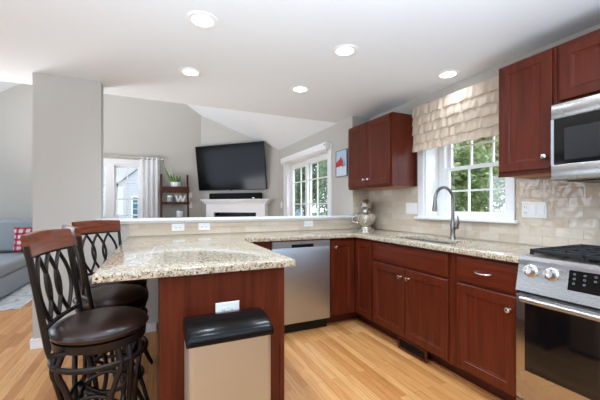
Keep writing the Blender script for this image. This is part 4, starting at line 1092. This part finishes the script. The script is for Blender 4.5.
# potted succulent
pz = 1.4885; px, py = .36, 7.115
t = thing('potted_plant', 'spiky green succulent in a white bowl on the top of the ladder shelf', 'plant', (px, py, pz))
b = MB(Matrix.Translation((px, py, pz))); b.lathe([(0, 0), (.075, 0), (.09, .03), (.105, .20), (.099, .20), (.09, .18), (0, .18)], 32); b.build('pot', 'pot', t)
b = MB(Matrix.Translation((px, py, pz+.16)))
for k in range(13):
    a = k*2.4; l_ = .10+.10*((k*37) % 10)/10; rd = .02+.05*((k*53) % 10)/10
    if k == 3: a, l_ = PI*.95, .34
    p0 = Vector((rd*math.cos(a), rd*math.sin(a), .02)); p1 = p0+Vector((.5*l_*math.cos(a)*.6, .5*l_*math.sin(a)*.6, l_*.55)); p2 = p0+Vector((l_*.75*math.cos(a)*.6, l_*.75*math.sin(a)*.6, l_))
    b.tube([p0, p1, p2], [.02, .022, .003], 8, flat=None)
b.build('foliage', 'leaf', t, smooth=60)
t = thing('glass_jar', 'small grey lidded jar on the middle board of the ladder shelf', 'jar', (.25, 7.0, 1.2435))
b = MB(Matrix.Translation((.25, 7.0, 1.2435))); b.lathe([(0, 0), (.055, 0), (.06, .01), (.06, .12), (.05, .135), (0, .135)], 28); b.build('body', 'grey_glass', t)
b = MB(Matrix.Translation((.25, 7.0, 1.379))); b.lathe([(0, 0), (.056, 0), (.056, .025), (.01, .03), (.01, .04), (0, .045)], 28); b.build('lid', 'pot', t)
cu = bpy.data.curves.new('letter', 'FONT'); cu.body = 'W'; cu.size = .225; cu.extrude = .02; cu.offset = .008; cu.align_x = 'CENTER'
o = bpy.data.objects.new('decorative_letter', cu); C.objects.link(o); cu.materials.append(M['pot'])
o = to_mesh(o); o.location = (.445, 6.99, 1.2535); o.rotation_euler = (PI/2, 0, 0); o.scale = (.82, 1, 1); tag(o, 'white block letter W standing on the ladder shelf', 'letter')
t = thing('canister', 'plain white canister low on the ladder shelf, below the letter', 'canister', (.43, 6.98, .9385))
b = MB(Matrix.Translation((.43, 6.98, .9385))); b.lathe([(0, 0), (.062, 0), (.066, .005), (.066, .15), (0, .15)], 28); b.build('body', 'pot', t)
b = MB(Matrix.Translation((.43, 6.98, 1.0888))); b.lathe([(0, 0), (.064, 0), (.064, .02), (0, .025)], 28); b.build('lid', 'grey_glass', t)

# ------------------------------------------------------------------ picture by the patio door
t = thing('wall_picture', 'small framed picture of a red shed on the wall beside the upper cabinet', 'picture', (XF, 3.56, 1.74))
mF = frame((XF-.0005, 3.70, 1.58), (0, -1, 0), (-1, 0, 0)); w_, h_ = .27, .345
b = MB(); b.rects(w_, h_, [(0, 0), (0, .02), (.006, .02), (.006, .014)], m=mF); b.build('frame', 'pic_dark', t, smooth=0)
b = MB(mF); b.box(.006, w_-.006, .0142, .0152, .13, h_-.006); b.build('painted_sky', 'pic_sky', t, smooth=0)
b = MB(mF); b.box(.006, w_-.006, .0142, .0150, .006, .1295); b.build('painted_snow', 'pic_snow', t, smooth=0)
b = MB(mF); b.prism([(.008, .0153, .13), (.16, .0153, .14), (.165, .0153, .20), (.125, .0153, .265), (.085, .0153, .225), (.05, .0153, .215), (.008, .0153, .19)], (0, .001, 0)); b.build('painted_shed', 'red_paint', t, smooth=0)
b = MB(mF); b.prism([(.16, .0153, .12), (.18, .0153, .12), (.175, .0153, .22), (.168, .0153, .26)], (0, .001, 0)); b.prism([(.19, .0153, .13), (.215, .0153, .13), (.2, .0153, .24)], (0, .001, 0)); b.build('painted_trees', 'pic_dark', t, smooth=0)

# ------------------------------------------------------------------ sofa, pillow, rug
b = MB(); b.box(-3.6, -1.44, 4.68, 6.95, .0005, .012, bev=.004, seg=1)
tag(b.build('area_rug', 'rug'), 'pale grey patterned area rug on the floor under the grey sofa', 'rug')
t = thing('sectional_sofa', 'grey fabric sectional sofa with a chaise beyond the white column', 'sofa', (-2.7, 5.9, .012))
b = MB(); b.box(-3.55, -1.75, 5.95, 6.90, .05, .30, bev=.015); b.box(-2.62, -1.75, 4.75, 5.96, .05, .30, bev=.015); b.build('base', 'sofa', t)
b = MB(); b.box(-2.62, -1.745, 4.74, 6.42, .302, .46, bev=.045, seg=4); b.build('chaise_cushion', 'sofa', t, smooth=60)
b = MB(); b.box(-3.52, -2.63, 5.93, 6.42, .302, .46, bev=.045, seg=4); b.build('seat_cushion', 'sofa', t, smooth=60)
b = MB(); b.box(-3.55, -1.75, 6.62, 6.92, .302, .86, bev=.03); b.build('back_frame', 'sofa', t, smooth=60)
for x0, x1 in ((-2.64, -1.76), (-3.53, -2.66)):
    b = MB(); b.box(x0, x1, 6.38, 6.60, .47, .99, bev=.07, seg=5); b.build('back_cushion', 'sofa', t, smooth=60)
b = MB(); b.box(-3.78, -3.56, 5.90, 6.90, .05, .64, bev=.04, seg=4); b.build('armrest', 'sofa', t, smooth=60)
for x, y in ((-2.55, 4.82), (-1.82, 4.82), (-1.82, 6.83), (-3.48, 6.83), (-3.7, 6.0)):
    MB().box(x-.025, x+.025, y-.025, y+.025, .0125, .052).build('foot', 'shelf_wood', t)
def pillow(name, label, c, rx, rz, w_, mat):
    b = MB(); n = 14
    def side(sg):
        def fn(u, v):
            a, c_ = 2*u-1, 2*v-1
            th_ = .075*max(0., (1-abs(a)**2.6)*(1-abs(c_)**2.6))**.6
            pin = 1-.07*(1-abs(a))*0
            sx_ = a*(1-.06*(1-c_*c_)); sz_ = c_*(1-.06*(1-a*a))
            return (sx_*w_/2, sg*th_, sz_*w_/2)
        return fn
    b.grid(side(1), n, n); b.grid(side(-1), n, n); bmesh.ops.remove_doubles(b.bm, verts=b.bm.verts, dist=.0005)
    b._fin(list(b.bm.verts), Matrix.Translation(c) @ Matrix.Rotation(rz, 4, 'Z') @ Matrix.Rotation(rx, 4, 'X'))
    return tag(b.build(name, mat, smooth=80), label, 'pillow')
pillow('throw_pillow', 'red and white plaid throw pillow leaning on the grey sofa back', (-1.79, 6.22, .68), math.radians(-22), math.radians(12), .40, 'plaid')

# ------------------------------------------------------------------ outdoors
g_ = MB(); g_.slab([-30, XW+.3, 60], [-12, YA+.3, 70], lambda i, j: not (i == 0 and j == 0), -.42, -.4); g_.build('ground', 'grass', kind='structure')
MB().box(XW+3.4, XW+8.2, 17.2, 60, -.399, -.385).build('driveway', 'asphalt', kind='structure')
def tree(name, label, x, y, h, cr, mat, n=2600, zc=.6, seed=1):
    rnd = np.random.default_rng(seed)
    t = thing(name, label, 'tree', (x, y, -.4), group='trees outside the windows')
    b = MB(); pts = [(x+.05*math.sin(k*2.1+seed), y+.05*math.cos(k*1.7+seed), -.4+k*(h*.75)/6) for k in range(7)]
    b.tube(pts, [.14, .12, .105, .09, .075, .06, .04], 10)
    for k in range(6):
        a = k*2.3+seed; z = -.4+h*(.3+.07*k); l_ = cr*.8
        b.tube([(x, y, z), (x+l_*.5*math.cos(a), y+l_*.5*math.sin(a), z+.25*l_), (x+l_*math.cos(a), y+l_*math.sin(a), z+.6*l_)], [.05, .035, .015], 8)
    b.build('trunk', 'bark', t)
    ncl = 26
    cl = rnd.normal(size=(ncl, 3)); cl /= np.linalg.norm(cl, axis=1)[:, None]; cl *= rnd.uniform(.2, .78, ncl)[:, None]
    cl = cl*np.array([cr, cr, h*.42])
    idx = rnd.integers(0, ncl, n)
    p = cl[idx] + rnd.normal(size=(n, 3))*cr*.16
    p[:, 2] += h*zc
    p[:, 2] = np.maximum(p[:, 2], .12)
    s_ = rnd.uniform(.03, .075, n)*(1 if n > 5000 else 1.5)
    a = rnd.normal(size=(n, 3)); a /= np.linalg.norm(a, axis=1)[:, None]
    c_ = rnd.normal(size=(n, 3)); c_ = np.cross(a, c_); c_ /= np.linalg.norm(c_, axis=1)[:, None]
    V = np.stack([p-a*s_[:, None], p+c_*s_[:, None]*.55, p+a*s_[:, None], p-c_*s_[:, None]*.55], 1).reshape(-1, 3)
    F = np.arange(4*n).reshape(-1, 4)
    me = bpy.data.meshes.new('foliage'); me.from_pydata(V.tolist(), [], F.tolist()); me.materials.append(M[mat])
    o = bpy.data.objects.new('foliage', me); C.objects.link(o); o.parent = t
TREES = [
 (5.7, 5.0, 4.8, 1.15, 'fol_green', .5), (9.0, 6.6, 5.8, 1.45, 'fol_yellow', .5), (6.3, 7.7, 5.4, 1.2, 'fol_green', .5), (12.2, 8.8, 6.6, 1.6, 'fol_dark', .5), (9.4, 10.0, 6.5, 1.5, 'fol_dark', .5), (5.5, 2.3, 4.6, 1.1, 'fol_dark', .5),
 (4.9, 10.3, 5.0, 1.0, 'fol_dark', .55), (5.3, 13.0, 5.6, 1.2, 'fol_green', .55), (8.6, 13.4, 6.2, 1.5, 'fol_dark', .5), (12.4, 13.2, 6.5, 1.7, 'fol_yellow', .5), (6.9, 16.2, 5.4, 1.1, 'fol_green', .5)]
NAMES = {'fol_green': ('leafy_tree', 'green'), 'fol_yellow': ('autumn_tree', 'yellowing'), 'fol_dark': ('dark_tree', 'dark green')}
WHERE = ['%s leafy tree close outside the sink window', '%s leafy tree in the middle of the sink window view', '%s leafy tree seen past the faucet through the sink window', '%s tall tree standing behind the others outside the sink window', '%s tall tree far back between sink window and patio door', '%s bushy tree outside the sink window by the range side',
         '%s slender tree close outside the patio door', '%s round tree across the yard outside the patio door', '%s tall tree filling the patio door view', '%s tall tree far beyond the patio door', '%s tree at the house side beyond the patio door']
for i, (x, y, h, cr, mt, zc) in enumerate(TREES):
    tree(NAMES[mt][0], WHERE[i] % NAMES[mt][1], x, y, h, cr, mt, 13000 if i < 6 else 6500, zc, i+3)

# the woods behind the yard
rnd = np.random.default_rng(99); n = 30000
ctr = np.stack([rnd.uniform(15.5, 18.5, 90), np.linspace(1, 40, 90)+rnd.normal(size=90)*.6, rnd.uniform(.8, 6.5, 90)], 1)
p = ctr[rnd.integers(0, 90, n)]+rnd.normal(size=(n, 3))*np.array([.6, .8, .9]); p[:, 2] = np.maximum(p[:, 2], -.35)
a = rnd.normal(size=(n, 3)); a /= np.linalg.norm(a, axis=1)[:, None]
c_ = np.cross(a, rnd.normal(size=(n, 3))); c_ /= np.linalg.norm(c_, axis=1)[:, None]; q = rnd.uniform(.09, .2, n)[:, None]
V = np.stack([p-a*q, p+c_*q*.55, p+a*q, p-c_*q*.55], 1).reshape(-1, 3)
me = bpy.data.meshes.new('woods'); me.from_pydata(V.tolist(), [], np.arange(4*n).reshape(-1, 4).tolist()); me.materials.append(M['fol_dark'])
o = bpy.data.objects.new('woods', me); C.objects.link(o); o['kind'] = 'stuff'; tag(o, 'dense line of dark green woods closing the view behind the yard trees', 'woods')

# neighbour's house
t = thing('house', 'pale clapboard house next door seen through the far window', 'house', (0, 17, -.4))
b = MB(); b.box(-9, 5, 17, 23, -.4, 5.4); b.build('wall', 'siding', t, smooth=0)
b = MB(); b.prism([(-9.4, 16.6, 5.3), (5.4, 16.6, 5.3), (5.4, 20, 7.6), (-9.4, 20, 7.6)], (0, 0, .15)); b.prism([(-9.4, 23.4, 5.3), (5.4, 23.4, 5.3), (5.4, 20, 7.6), (-9.4, 20, 7.6)], (0, 0, .15)); b.build('roof', 'shingle', t, smooth=0)
wx0 = -2.0; slope = .85
b = MB(); b.prism([(-1.55, 16, -.4), (1.2, 16, -.4), (1.2, 16, 2.2+slope*2.75), (-1.55, 16, 2.2)], (0, .99, 0)); b.build('gable_wing', 'siding', t, smooth=0)
b = MB(); b.prism([(-1.8, 15.9, 2.0), (1.3, 15.9, 2.0+slope*3.1), (1.3, 15.9, 2.06+slope*3.1), (-1.8, 15.9, 2.06)], (0, 1.09, 0)); b.build('wing_roof', 'shingle', t, smooth=0)
def hwin(x0, x1, z0, z1, y, nx, nz):
    b = MB(); b.box(x0-.06, x1+.06, y-.03, y-.001, z0-.06, z0); b.box(x0-.06, x1+.06, y-.03, y-.001, z1, z1+.06); b.box(x0-.06, x0, y-.03, y-.001, z0, z1); b.box(x1, x1+.06, y-.03, y-.001, z0, z1)
    for k in range(1, nx): b.box(x0+(x1-x0)*k/nx-.012, x0+(x1-x0)*k/nx+.012, y-.025, y-.003, z0, z1)
    for k in range(1, nz): b.box(x0, x1, y-.024, y-.004, z0+(z1-z0)*k/nz-.012, z0+(z1-z0)*k/nz+.012)
    f_ = b.build('window', 'siding_trim', t, smooth=0)
    MB().box(x0, x1, y-.015, y-.012, z0, z1).build('pane', 'teal', f_, smooth=0)
hwin(-.98, -.42, .55, 1.58, 16, 2, 4)
hwin(-3.9, -3.1, 1.6, 2.8, 17, 2, 4)
hwin(-6.5, -5.7, 1.6, 2.8, 17, 2, 4)

# parked car beyond the patio door
cx0, cy0 = 7.9, 20.2
t = thing('car', 'silver car parked outside, low in the patio door view', 'car', (cx0, cy0, -.385))
cm = Matrix.Translation((cx0, cy0, -.385)) @ Matrix.Rotation(math.radians(90), 4, 'Z')
b = MB(cm); b.prism([(-2.2, -.85, .25), (2.2, -.85, .25), (2.25, -.85, .6), (2.1, -.85, .78), (1.1, -.85, .92), (-1.9, -.85, .95), (-2.25, -.85, .8)], (0, 1.7, 0)); b.build('body', 'car_paint', t, smooth=25)
b = MB(cm); b.prism([(1.0, -.75, .92), (.3, -.68, 1.40), (-1.2, -.68, 1.44), (-1.95, -.75, .95)], (0, 1.45, 0)); b.build('windows', 'car_glass', t, smooth=25)
b = MB(cm); b.prism([(.35, -.7, 1.40), (-1.2, -.7, 1.445), (-1.25, -.7, 1.475), (.25, -.7, 1.44)], (0, 1.4, 0)); b.build('roof', 'car_paint', t, smooth=25)
for x in (-1.4, 1.4):
    for y in (-.87, .67):
        MB(cm).tube([(x, y, .32), (x, y+.2, .32)], .32, 24).build('wheel', 'rubber', t)
